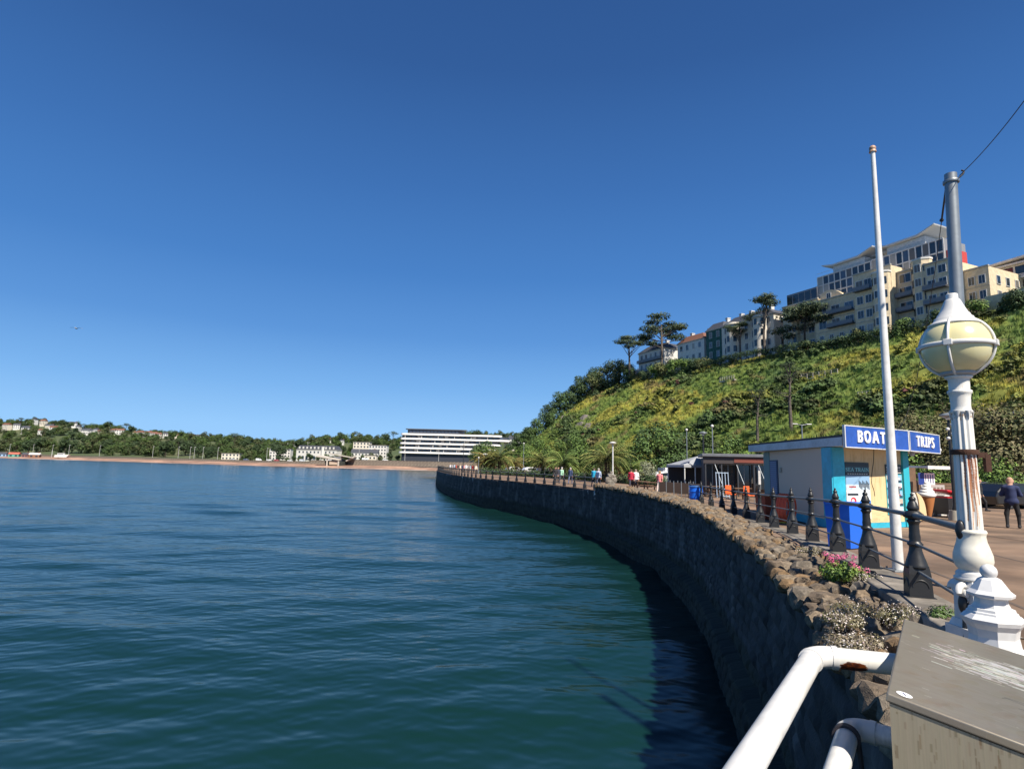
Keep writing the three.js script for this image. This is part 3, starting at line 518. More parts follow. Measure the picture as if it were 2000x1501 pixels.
function blobsFor(seed, n, R, H, y0) { const r = mulberry(seed), out = []; for (let i = 0; i < n; i++) { const a = r() * 6.28, t = r(), q = Math.sqrt(r()) * R * .75 * Math.sin(.5 + 2.3 * t) ; out.push({ x: Math.cos(a) * q, y: y0 + H * t, z: Math.sin(a) * q, r: R * (.32 + .22 * r()) }); } return out; }
function limbs(seed, H, R, r0, n) { const r = mulberry(seed), g = [rod(V(0, -.3, 0), V(.04 * H * (r() - .5), H * .55, .04 * H * (r() - .5)), r0, 8, r0 * .6)]; for (let i = 0; i < n; i++) { const a = r() * 6.28, y = H * (.28 + .25 * r()); g.push(rod(V(0, y, 0), V(Math.cos(a) * R * .6, y + H * (.2 + .2 * r()), Math.sin(a) * R * .6), r0 * .45, 6, r0 * .15)); } return g; }
function treeGeo(seed, H, R, n, size, pal, o = {}) { const y0 = o.y0 ?? H * .32; return { crown: leafCloud(seed, blobsFor(seed + 1, o.blobs || 14, R, H - y0 - R * .2, y0), n, size, pal, o), trunk: cubeUV(join(limbs(seed + 2, H, R, o.r0 || H * .03, 6))) }; }
function putTree(name, label, category, geo, pos, scale, turn, group, barkMat = M.bark) {
  const o = thing(name, label, category, pos, turn, group); o.scale.set(...(Array.isArray(scale) ? scale : [scale, scale, scale]));
  mesh('trunk', geo.trunk, barkMat, o, true); mesh('crown', geo.crown, leafMat, o, true); return o;
}
// palm with arching feathered fronds
function palmGeo(seed, n, L, trunkH, pal) {
  const r = mulberry(seed), pos = [], col = [];
  const tri = (a, b, c, k) => { pos.push(a.x, a.y, a.z, b.x, b.y, b.z, c.x, c.y, c.z); for (let i = 0; i < 3; i++) col.push(...k); };
  for (let f = 0; f < n; f++) {
    const a = r() * 6.283, up = lerp(1.35, -.55, Math.pow((f + r()) / n, .85)), len = L * (.75 + .4 * r()), dir = V(Math.cos(a), 0, Math.sin(a)), side = V(-dir.z, 0, dir.x); const old = f > n * .8;
    const c0 = pal[Math.floor(r() * pal.length)], k0 = old ? [.13 + .05 * r(), .10, .045] : c0;
    let p = V(0, trunkH, 0), ang = up; const steps = 9;
    for (let s = 0; s < steps; s++) {
      const st = len / steps, q = p.clone().add(V(dir.x * Math.cos(ang) * st, Math.sin(ang) * st, dir.z * Math.cos(ang) * st)); ang -= .13 + .10 * s / steps;
      tri(p.clone().addScaledVector(side, .03), p.clone().addScaledVector(side, -.03), q, [.11, .11, .05]);
      if (s > 0) for (const sd of [-1, 1]) for (let h = 0; h < 2; h++) { const b = p.clone().lerp(q, h * .5), ll = L * .20 * Math.sin(.35 + 2.6 * (s + h * .5) / steps) * (.8 + .4 * r()), tip = b.clone().addScaledVector(side, sd * ll * .8).add(V(dir.x * ll * .55, -ll * (.25 + .35 * r()), dir.z * ll * .55)); const v = .75 + .5 * r(); tri(b.clone().addScaledVector(dir, -.075), b.clone().addScaledVector(dir, .075), tip, k0.map((x) => x * v)); }
      p = q;
    }
  }
  const g = new THREE.BufferGeometry(); g.setAttribute('position', new THREE.Float32BufferAttribute(pos, 3)); g.setAttribute('color', new THREE.Float32BufferAttribute(col, 3)); g.setAttribute('uv', new THREE.BufferAttribute(new Float32Array(pos.length / 3 * 2), 2)); g.computeVertexNormals();
  const tr = [lathe([[.001, 0], [.42, 0], [.34, .4], [.30, trunkH * .6], [.38, trunkH - .2], [.45, trunkH], [.2, trunkH + .25], [.001, trunkH + .3]], 12)];
  for (let k = 0; k < 40; k++) { const a = k * 2.4, y = .3 + (trunkH - .2) * k / 40; tr.push(box(.14, .12, .10, Math.cos(a) * .36, y, Math.sin(a) * .36, -a)); }
  return { crown: g, trunk: cubeUV(join(tr)) };
}
// umbrella pine: bent trunk, bare limbs, flat pads of needles
function pineGeo(seed, H, R, pads, n, spread = 1) {
  const r = mulberry(seed), top = V(H * .08 * (r() - .5), H * .8, H * .08 * (r() - .5)), mid = V(H * .05 * (r() - .5), H * .4, 0), g = [rod(V(0, -.6, 0), mid, H * .026, 8, H * .02), rod(mid, top, H * .02, 8, H * .01)], blobs = [];
  for (let i = 0; i < pads; i++) { const a = r() * 6.28, t = Math.pow(r(), .6), y = lerp(H * (1 - .58 * spread), H * .95, t), q = R * (1 - .55 * Math.pow(t, 2)) * (.35 + .65 * r()), tip = V(Math.cos(a) * q, y, Math.sin(a) * q), from = mid.clone().lerp(top, clamp(t * .9)); g.push(rod(from, tip, H * .008, 5, H * .004)); blobs.push({ x: tip.x, y: tip.y + R * .05, z: tip.z, r: R * (.26 + .16 * r()), sy: .34 }); }
  blobs.push({ x: top.x, y: H * .93, z: top.z, r: R * .42, sy: .4 });
  return { crown: leafCloud(seed + 9, blobs, n, R * .075, PAL.pine, { slim: .5 }), trunk: cubeUV(join(g)) };
}
const place = (px, d, y) => { const p = stand(px, d, y ?? 0); if (y === undefined) p.y = groundY(p.x, p.z); return p; };
const onHill = (px, py, dq = 0) => { // where the sight line meets the hillside
  for (let d = 40; d < 260; d += .5) { const p = at(px, py, d), [s, q] = hillSQ(p.x, d); if (q < 49.5 && p.y < hillY(s, q)) { const v = V(p.x, hillY(s, q), p.z); v.sq = [s, q]; return v; } } return null;
};
// ================= FOREGROUND PLANTS =================
{
  const flowerQuads = (seed, blobs, n, size, pal) => leafCloud(seed, blobs, n, size, pal, { shell: .92, slim: .9 });
  const clump = (name, label, cat, p, R, h, leaves, lsize, pal, flowers, fsize, fpal, seed, opt = {}) => {
    const o = thing(name, label, cat, p, 0, opt.group); const bl = [], r = mulberry(seed);
    for (let i = 0; i < (opt.blobs || 9); i++) { const a = r() * 6.28, q = Math.sqrt(r()) * R * .75; bl.push({ x: Math.cos(a) * q, y: h * (.35 + .4 * r()), z: Math.sin(a) * q, r: R * (.3 + .2 * r()) }); }
    mesh('leaves', leafCloud(seed, bl, leaves, lsize, pal, { slim: opt.slim || .35, flat: h / R }), leafGloss, o, true);
    mesh('flowers', flowerQuads(seed + 3, opt.heads || bl, flowers, fsize, fpal), leafMat, o, true);
    const st = []; for (let i = 0; i < 14; i++) { const b = bl[i % bl.length]; st.push(rod(V(b.x * .3, -.05, b.z * .3), V(b.x * 1.1 + (r() - .5) * .1, b.y + b.r * .6, b.z * 1.1 + (r() - .5) * .1), .006, 5, .003)); } mesh('stems', st, M.bark, o);
    return o;
  };
  const white = [[.45, .40, .37], [.52, .49, .46], [.38, .29, .29]], fle = [[.08, .085, .035], [.12, .105, .055], [.16, .13, .10]];
  { const p = onY(1648, 1118, .42); const heads = []; const r = mulberry(71); for (let i = 0; i < 16; i++) { const a = r() * 6.28, q = .1 + .25 * r(); heads.push({ x: Math.cos(a) * q, y: .28 + .22 * r(), z: Math.sin(a) * q, r: .035 + .02 * r() }); }
    clump('valerian_plant', 'bushy green plant with pink flower heads below the railing', 'plant', V(p.x, .22, p.z), .36, .34, 2600, .055, PAL.bright.concat([[.05, .09, .02]]), 900, .016, [[.34, .05, .13], [.46, .10, .20], [.26, .03, .10]], 71, { heads, blobs: 14 }); }
  const spots = [[1585, 1075, .26, 'small patch of white daisies on the rubble left of the pink flowers'], [1690, 1130, .30, 'patch of white daisies at the foot of the second railing post'], [1700, 1190, .40, 'largest clump of white daisies in front of the nearest railing post'], [1770, 1195, .26, 'white daisies spilling beside the steel cabinet corner'], [1680, 1255, .28, 'low daisy clump hanging down the wall above the white pipe'], [1640, 1205, .22, 'thin daisy tuft growing from cracks between the rubble stones']];
  spots.forEach(([px, py, R, label], i) => { const p = onY(px, py, .38); clump('daisy_clump', label, 'flowers', V(p.x, .26, p.z), R, .17, 2200, .032, fle, 480, .013, white, 200 + i * 11, { slim: .3, blobs: 12, group: 'daisy clumps on the rubble wall' }); });
  { const p = onY(1842, 1208, .40); const o = thing('weed_tuft', 'dark spiky weed growing at the foot of the white lamp', 'weed', V(p.x, .40, p.z)); mesh('leaves', leafCloud(5, [{ x: 0, y: .06, z: 0, r: .13, sy: .7 }, { x: -.1, y: .05, z: .06, r: .09, sy: .7 }], 420, .06, PAL.dark.concat(PAL.oak), { slim: .18 }), leafGloss, o, true); mesh('stem', rod(V(0, -.02, 0), V(-.03, .14, .02), .006), M.bark, o); }
}
// ================= KIOSK =================
const font = await new FontLoader().loadAsync('fonts/droid/droid_sans_bold.typeface.json');
{
  const K0 = stand(1497, 25.6, 0), K1 = stand(1632, 19.0, 0), K2 = stand(1776, 20.7, 0), gy = groundY(0, -20);
  const o = thing('ticket_kiosk', 'cream and turquoise ticket kiosk with blue boat trips sign', 'kiosk', [K1.x, gy, K1.z]);
  const L = (p) => [p.x - K1.x, p.z - K1.z], l0 = L(K0), l1 = [0, 0], l2 = L(K2), back2 = [l2[0] + .7, l2[1] - 4.6], back0 = [l0[0] + 1.2, l0[1] - .8];
  const cream = std([.72, .58, .35], .8), pinkish = std([.68, .51, .39], .85), turq = std([.035, .47, .66], .45, { map: fineMottle }), teal = std([.03, .40, .50], .45);
  const body = prism([l0, l1, l2, back2, back0], 0, 2.62); mesh('walls', body, cream, o);
  // render on the seaward side is a paler pink; plinth, corner pillars
  const along = (a, b, t, off = 0) => { const dx = b[0] - a[0], dz = b[1] - a[1], n = Math.hypot(dx, dz); return [a[0] + dx * t - dz / n * off * -1 * -1, a[1] + dz * t + dx / n * off * -1 * -1]; };
  const slab = (a, b, t0, t1, y0, y1, thick, lift = 0) => { const dx = b[0] - a[0], dz = b[1] - a[1], n = Math.hypot(dx, dz), ang = Math.atan2(-dz, dx), m = [(a[0] + dx * (t0 + t1) / 2), (a[1] + dz * (t0 + t1) / 2)], nx = -dz / n, nz = dx / n; return box(n * (t1 - t0), y1 - y0, thick, m[0] + nx * (thick / 2 + lift), (y0 + y1) / 2, m[1] + nz * (thick / 2 + lift), ang); };
  const stained = canvasTex(512, 512, (x, w, h) => { const r = mulberry(12); x.fillStyle = '#f4efe4'; x.fillRect(0, 0, w, h); for (let i = 0; i < 240; i++) { const u = r() * w, v = r() * h * .55, l = 20 + r() * 150; x.fillStyle = `rgba(${120 + r() * 40},${95 + r() * 30},${55 + r() * 20},${.03 + .07 * r()})`; x.fillRect(u, v, 2 + r() * 9, l); } for (let i = 0; i < 70; i++) { x.fillStyle = `rgba(90,80,70,${.03 + .08 * r()})`; x.beginPath(); x.ellipse(r() * w, h * (.8 + .2 * r()), 4 + r() * 22, 2 + r() * 7, 0, 0, 7); x.fill(); } });
  { const g = slab(l1, l2, .14, .94, .18, 2.6, .012), p = g.attributes.position, uv = g.attributes.uv, len = Math.hypot(...l2); for (let i = 0; i < p.count; i++) uv.setXY(i, clamp((p.getX(i) * l2[0] + p.getZ(i) * l2[1]) / (len * len)), (p.getY(i) - .18) / 2.42); mesh('front_render', g, std([.74, .60, .37], .8, { map: stained }), o, true); }
  mesh('side_render', slab(l0, l1, .02, .90, .28, 2.6, .015), pinkish, o);
  mesh('plinth', [slab(l0, l1, 0, .995, 0, .27, .03), slab(l1, l2, .012, 1.0, 0, .17, .03)], turq, o);
  mesh('corner_pillar', [slab(l0, l1, .905, 1.012, 0, 2.61, .06), slab(l1, l2, -.015, .135, 0, 2.61, .07)], turq, o);
  mesh('corner_pillar', [slab(l1, l2, .945, 1.03, 0, 2.61, .07), slab(l2, back2, -.01, .10, 0, 2.61, .05)], teal, o);
  // shutter on the side wall
  const sh = slab(l0, l1, .12, .26, .75, 2.25, .03, .015); mesh('shutter_frame', sh, std([.05, .07, .12], .6), o);
  for (let k = 0; k < 17; k++) mesh('shutter_slat', slab(l0, l1, .135, .245, .80 + k * .083, .865 + k * .083, .02, .046), std([.16, .22, .36], .6), o);
  mesh('junction_box', slab(l0, l1, .30, .325, 1.75, 1.95, .06, .016), M.stoneTrim, o);
  mesh('vent_panel', slab(l0, l1, .0, .11, .28, 2.6, .02, .016), std([.16, .25, .24], .6), o);
  // roof with overhang, fascia
  const nrm = (a, b, d) => { const dx = b[0] - a[0], dz = b[1] - a[1], n = Math.hypot(dx, dz); return [-dz / n * d, dx / n * d]; };
  const f1 = nrm(l1, l2, .55), s1 = nrm(l0, l1, .35), c1 = L(stand(1645, 18.1, 2.9)), rEnd = L(stand(1831, 21.7, 2.9));
  const c2 = L(stand(1771, 19.75, 2.9)), c0 = [l0[0] + s1[0] - .05, l0[1] - .7], rb = [rEnd[0] + .3, rEnd[1] - 3];
  const roofPoly = [c0, c1, c2, rEnd, rb, [back0[0] + .3, back0[1] - 1]];
  mesh('roof', prism(roofPoly, 2.63, 2.90), std([.66, .67, .70], .6, { map: fineMottle }), o);
  mesh('roof_edge', prism(roofPoly.map(([x, z]) => [x * 1.004, z * 1.004 - .003]), 2.905, 2.97), std([.05, .05, .055], .8), o);
  // sign boards and raised letters
  const blue = std([.03, .105, .46], .4, { map: fineMottle });
  const board = (a, b, word, u0, size, stretch, label) => {
    const dx = b[0] - a[0], dz = b[1] - a[1], n = Math.hypot(dx, dz), ang = Math.atan2(-dz, dx), s = new THREE.Group(); s.name = 'sign_board'; s.position.set(a[0], 2.60, a[1]); s.rotation.y = ang; o.add(s); s.userData.label = label;
    mesh('panel', box(n - .02, .64, .06, n / 2, .32, .06), blue, s);
    mesh('frame', [box(n, .03, .08, n / 2, .655, .062), box(n, .03, .08, n / 2, -.015, .062), box(.045, .64, .08, .022, .32, .062), box(.045, .64, .08, n - .022, .32, .062)], std([.72, .74, .76], .5, { map: fineMottle }), s);
    let u = u0; for (const ch of word) { const g = new TextGeometry(ch, { font, size, depth: .03, curveSegments: 6, bevelEnabled: true, bevelThickness: .004, bevelSize: .004, bevelSegments: 1 }); g.computeBoundingBox(); const wd = g.boundingBox.max.x - g.boundingBox.min.x; g.translate(-g.boundingBox.min.x, 0, 0); g.scale(stretch, 1, 1); g.translate(u, .16, .092); mesh('letter', g, std([.85, .85, .84], .4), s); u += wd * stretch + .085; }
  };
  const q = (a, b, t) => [a[0] + (b[0] - a[0]) * t, a[1] + (b[1] - a[1]) * t];
  board(q(c1, c2, .0), q(c1, c2, .995), 'BOAT', .62, .37, 1.02, 'blue sign board reading BOAT');
  board(q(c2, rEnd, .005), q(c2, rEnd, 1), 'TRIPS', .62, .37, 1.2, 'blue sign board reading TRIPS');
  mesh('bulkhead_lamp', new THREE.SphereGeometry(.09, 12, 8).translate(rEnd[0] + .05, 2.72, rEnd[1]), std([.7, .7, .66], .4), o);
  mesh('dome_camera', [new THREE.SphereGeometry(.08, 12, 8).translate(l2[0] + f1[0] * .5, 2.50, l2[1] + f1[1] * .5), cyl(.06, .06, .05, l2[0] + f1[0] * .5, 2.56, l2[1] + f1[1] * .5)], std([.4, .4, .42], .4), o);
  // printed posters
  const poster1 = canvasTex(512, 1024, (x, w, h) => {
    x.fillStyle = '#1d3f52'; x.fillRect(0, 0, w, h); x.fillStyle = '#10202c'; x.fillRect(0, 0, w, 70); x.fillRect(0, 190, w, 40);
    x.fillStyle = '#7fd0d8'; x.font = 'bold 92px serif'; x.textAlign = 'center'; x.fillText('SEA TRAIN', w / 2, 165); x.fillStyle = '#d8e6ea'; for (let i = 0; i < 9; i++) x.fillRect(40 + i * 50, 204, 34, 12);
    x.fillStyle = '#8fb4d6'; x.fillRect(0, 240, w, 250); x.fillStyle = '#c9dced'; x.fillRect(0, 400, w, 100); x.fillStyle = '#3a4048'; for (let i = 0; i < 9; i++) x.fillRect(270 + i * 26, 330 + (i % 3) * 22, 20, 120); x.fillStyle = '#b0463f'; x.fillRect(60, 430, 150, 26);
    x.fillStyle = '#e8eef4'; x.fillRect(0, 500, w, 260); x.fillStyle = '#27323c'; x.fillRect(20, 560, 230, 40); x.fillStyle = '#d9dde2'; x.fillRect(40, 520, 190, 40);
    x.fillStyle = '#d83a48'; x.beginPath(); x.arc(140, 690, 62, 0, 7); x.fill(); x.fillStyle = '#f3f4f6'; x.beginPath(); x.arc(130, 690, 30, 0, 7); x.fill(); x.fillStyle = '#2f7fd6'; x.fillRect(270, 690, w, 180); x.fillStyle = '#bcd3ee'; x.fillRect(0, 760, 270, 110);
    x.fillStyle = '#e9e2c8'; x.fillRect(0, 870, w, 154); x.fillStyle = '#2b2a26'; for (let i = 0; i < 4; i++) x.fillRect(20, 890 + i * 36, w - 60, 16);
  });
  const poster2 = canvasTex(512, 1024, (x, w, h) => {
    const r = mulberry(6); x.fillStyle = '#45b5c4'; x.fillRect(0, 0, w, h); x.fillStyle = '#161c24'; x.fillRect(0, 0, w, 200); x.fillStyle = '#e8e8e4'; for (let i = 0; i < 8; i++) x.fillRect(30 + i * 58, 46, 42, 30); x.fillRect(20, 110, w - 40, 10); x.fillRect(20, 160, w - 40, 12);
    for (let j = 0; j < 5; j++) for (let i = 0; i < 2; i++) { const u = 16 + i * 246, v = 220 + j * 160; x.fillStyle = ['#9cc3e6', '#dfe7ee', '#c9b8a8', '#5d86b8'][Math.floor(r() * 4)]; x.fillRect(u, v, 234, 140); x.fillStyle = '#33485c'; x.fillRect(u, v + 90 + r() * 10, 234, 50); x.fillStyle = '#f0f0ee'; x.fillRect(u + 40 + r() * 50, v + 50 + r() * 20, 90, 40); x.fillStyle = ['#b34a44', '#2b3540', '#e0d0a0'][Math.floor(r() * 3)]; x.fillRect(u + 20 + r() * 120, v + 70, 60, 24); }
  });
  const poster = (a, b, t0, t1, y0, y1, tex) => { const g = slab(a, b, t0, t1, y0, y1, .02, .016), p = g.attributes.position, n = g.attributes.normal, uv = g.attributes.uv, dx = b[0] - a[0], dz = b[1] - a[1], nn = dx * dx + dz * dz; for (let i = 0; i < p.count; i++) { const t = ((p.getX(i) - a[0]) * dx + (p.getZ(i) - a[1]) * dz) / nn; uv.setXY(i, (t - t0) / (t1 - t0), (p.getY(i) - y0) / (y1 - y0)); } return mesh('poster', g, std([.9, .9, .9], .35, { map: tex }), o, true); };
  poster(l1, l2, .155, .47, .30, 2.15, poster1); poster(l1, l2, .70, .93, .42, 2.12, poster2);
  mesh('cable', tube([[.56, 2.6], [.545, 2.2], [.50, 1.55], [.53, 1.2], [.535, 1.05]].map(([t, y]) => { const p = q(l1, l2, t); const k = nrm(l1, l2, .02); return V(p[0] + k[0], y, p[1] + k[1]); }), .008, 20, 5), M.blackIron, o);
}
// ---------- things around the kiosk ----------
{
  const bin = (name, label, p, w, h, mat, turn, top) => { const o = thing(name, label, 'bin', p, turn); const g = new THREE.CylinderGeometry(w * .72, w * .64, h - .1, 4, 1); g.rotateY(Math.PI / 4); g.translate(0, (h - .1) / 2 + .03, 0); mesh('body', flat(g), mat, o); mesh('lid', rbox(w * 1.08, .07, w * 1.08, .02, 0, h - .04, 0), top || mat, o); mesh('base', box(w * .8, .04, w * .8, 0, .02, 0), M.blackIron, o); return o; };
  const blue = std([.01, .13, .66], .4); let p = stand(1652, 12.75, .35); p.y = groundY(p.x, p.z);
  bin('litter_bin', 'tall bright blue box bin in front of the kiosk corner', p, .52, .98, blue, .55);
  p = place(1500, 23.4); const rb = bin('litter_bin', 'dull red box bin beside the railing left of the kiosk', p, .62, .98, std([.42, .075, .03], .6, { map: fineMottle }), .2);
  p = place(1527, 21.2); const hose = thing('hose_coil', 'coil of orange hose propped by the railing beside the red bin', 'hose', p, .5); hose.rotation.z = -.12;
  for (let k = 0; k < 6; k++) { const g = new THREE.TorusGeometry(.44, .035, 8, 32); g.scale(.42 + .05 * k, 1.1, 1); g.translate(-.12 + k * .04, .53, k * .055); mesh('loop', g, k % 2 ? std([.75, .12, .05], .5) : std([.68, .09, .04], .5), hose); }
  mesh('holder', [box(.3, .05, .3, 0, .03, .1), box(.05, .3, .05, .1, .15, .1)], std([.6, .45, .06], .6), hose);
  p = place(1360, 33.8); const barrel = thing('barrel_bin', 'round bright blue barrel bin behind the rubble wall', 'bin', p);
  mesh('drum', lathe([[.001, 0], [.34, 0], [.36, .03], [.36, .28], [.385, .30], [.385, .33], [.36, .35], [.37, .62], [.395, .64], [.395, .67], [.37, .69], [.37, .9], [.33, .95], [.001, .96]], 28), blue, barrel); mesh('liner', lathe([[.37, .9], [.40, .905], [.40, .96], [.35, .975]], 28), std([.05, .16, .42], .4), barrel);
  // ice-cream booth, cone figure
  p = place(1822, 28); const booth = thing('ice_cream_booth', 'small white ice cream booth beyond the kiosk with price boards', 'booth', p, .35);
  mesh('counter', rbox(2.6, 1.05, 1.6, .02, 0, .525, -.8), M.whiteWall, booth); mesh('back_wall', box(2.6, 2.3, .12, 0, 1.15, -1.65), M.wood, booth); mesh('side_wall', box(.1, 2.3, 1.5, -1.3, 1.15, -.85), M.whiteWall, booth);
  mesh('awning', [box(1.6, .09, 1.2, .35, 2.28, -.35), box(1.7, .16, .05, .35, 2.26, .27)], M.whitePaint, booth);
  const price = canvasTex(256, 128, (x, w, h) => { x.fillStyle = '#e8e8ea'; x.fillRect(0, 0, w, h); x.fillStyle = '#27408c'; x.fillRect(0, 0, 90, h); x.fillStyle = '#3a4a7a'; for (let i = 0; i < 4; i++) x.fillRect(105 + i * 38, 18, 16, 92); });
  const board = canvasTex(256, 96, (x, w, h) => { x.fillStyle = '#b9b4b0'; x.fillRect(0, 0, w, h); x.fillStyle = '#7c7468'; for (let i = 0; i < 6; i++) x.fillRect(12 + i * 40, 22, 26, 60); });
  mesh('price_board', box(1.1, .55, .04, -.1, 1.72, -.1), std([.9, .9, .9], .5, { map: price }), booth, true); mesh('menu_board', box(1.6, .5, .04, .1, 1.20, .03), std([.8, .8, .8], .6, { map: board }), booth, true);
  p = place(1815, 25.0); const cone = thing('ice_cream_figure', 'large display ice cream cone with white swirl outside the booth', 'display cone', p);
  mesh('cone', lathe([[.001, .06], [.05, .06], [.09, .12], [.20, .62], [.27, .98], [.26, 1.02], [.001, 1.02]], 20), std([.40, .15, .045], .7), cone);
  const sw = []; for (let k = 0; k < 5; k++) { const g = new THREE.TorusGeometry(.24 - k * .052, .085 - k * .007, 8, 22); g.rotateX(Math.PI / 2 + .12); g.translate(0, 1.08 + k * .12, 0); sw.push(g); } const tip = new THREE.ConeGeometry(.07, .16, 12); tip.translate(.02, 1.66, 0); sw.push(tip); mesh('swirl', sw, std([.82, .82, .80], .5), cone); mesh('foot', cyl(.26, .24, .06, 0, 0, 0, 20), M.wood, cone);
  p = place(1802, 24.4); const cut = thing('cone_sign', 'cream cut-out wafer sign leaning beside the display cone', 'sign', p, .4); const shp = new THREE.Shape(); shp.moveTo(-.28, 0); shp.quadraticCurveTo(-.05, .8, -.34, 1.15); shp.quadraticCurveTo(.18, 1.05, .22, .35); shp.lineTo(.26, 0); mesh('panel', new THREE.ExtrudeGeometry(shp, { depth: .04, bevelEnabled: true, bevelSize: .01, bevelThickness: .01, bevelSegments: 1 }), std([.66, .50, .28], .7), cut); mesh('foot', box(.5, .04, .3, 0, .02, .02), M.wood, cut);
  p = place(1846, 32); const fence = thing('timber_screen', 'brown boarded timber screen between the booth and red bin', 'screen', p, .15); for (let k = 0; k < 9; k++) mesh('board', box(3.0, .15, .04, 0, .1 + k * .165, (k % 2) * .006), M.wood, fence); mesh('post', box(.1, 1.6, .1, -1.45, .8, -.08), M.wood, fence); mesh('post', box(.1, 1.6, .1, 1.45, .8, -.08), M.wood, fence);
  p = place(1857, 27.3); const cart = thing('wheeled_bin', 'black trade bin with sloping red lid near the dark lamp post', 'bin', p, .2);
  mesh('tub', (() => { const g = new THREE.CylinderGeometry(.84, .7, .75, 4); g.rotateY(Math.PI / 4); g.scale(1, 1, .8); g.translate(0, .52, 0); return flat(g); })(), std([.018, .018, .02], .5), cart); const lid = rbox(1.28, .1, 1.05, .04); lid.rotateZ(-.16); lid.translate(0, 1.12, 0); mesh('lid', lid, std([.55, .02, .03], .35), cart); mesh('rim', rbox(1.24, .05, .98, .02, 0, .91, 0), std([.5, .02, .03], .4), cart);
  for (const [a, b] of [[-.45, -.35], [.45, -.35], [-.45, .35], [.45, .35]]) { const g = new THREE.CylinderGeometry(.1, .1, .06, 14); g.rotateX(Math.PI / 2); g.translate(a, .1, b); mesh('wheel', g, std([.12, .12, .12], .6), cart); }
}
// street lamps
function streetLamp(name, label, p, H, kind, group) {
  const o = thing(name, label, 'street lamp', p, 0, group); const m = kind === 'black' ? M.blackIron : kind === 'white' ? M.whitePaint : M.steelGrey;
  mesh('column', lathe([[.001, 0], [.13, 0], [.13, .5], [.09, .6], [.075, .9], [.055, H * .95], [.04, H], [.001, H]], 12), m, o);
  if (kind === 'ball') { mesh('globe', new THREE.SphereGeometry(.16, 14, 10).translate(0, H + .1, 0), M.whitePaint, o); }
  else if (kind === 'twin') { for (const s of [-1, 1]) { mesh('arm', rod(V(0, H - .1, 0), V(s * .5, H, 0), .03), m, o); mesh('lantern', rbox(.5, .09, .22, .03, s * .7, H + .02, 0), M.whitePaint, o); } }
  else { mesh('lantern', [lathe([[.05, H], [.3, H + .12], [.32, H + .18], [.1, H + .26], [.001, H + .28]], 14)], kind === 'white' ? M.whitePaint : M.steelGrey, o); mesh('lamp_glass', new THREE.SphereGeometry(.13, 10, 8).translate(0, H + .08, 0), M.whitePaint, o); }
  return o;
}
{
  let p = place(1868, 25.5); const o = streetLamp('street_lamp', 'ornate black lamp column with white baubles partly behind the white lamp', p, 4.35, 'black'); for (const y of [4.0, 3.6]) for (const s of [-1, 1]) mesh('bauble', new THREE.SphereGeometry(.075, 12, 8).translate(s * .1, y + s * .1, .06), M.whitePaint, o); mesh('plinth', cyl(.28, .24, .42, 0, 0, 0, 10), M.stoneTrim, o);
  streetLamp('street_lamp', 'black lamp column with flat lantern beside the cafe canopy', place(1376, 46), 4.6, 'black');
  streetLamp('street_lamp', 'white lamp column with round top rising above the cafe roof', place(1394, 62), 6.4, 'ball');
  streetLamp('street_lamp', 'slim white lamp column beside the pale sculpture', place(1197, 54.5), 4.0, 'white');
  streetLamp('street_lamp', 'grey twin-armed lamp standing above the kiosk roof', place(1572, 58), 6.6, 'twin');
  streetLamp('street_lamp', 'short pale lamp column among shrubs left of the cafe', place(1343, 75), 6.8, 'ball');
  streetLamp('street_lamp', 'dark lamp column by the far end of the railing', place(904, 128), 6.2, 'black');
  streetLamp('street_lamp', 'lamp with white ball globe in front of the first palms', place(934, 112), 3.0, 'ball');
  streetLamp('street_lamp', 'tall lamp column between palms near the waterfront cars', place(1022, 120), 6.2, 'ball');
}
const TURN0 = -1.1516;
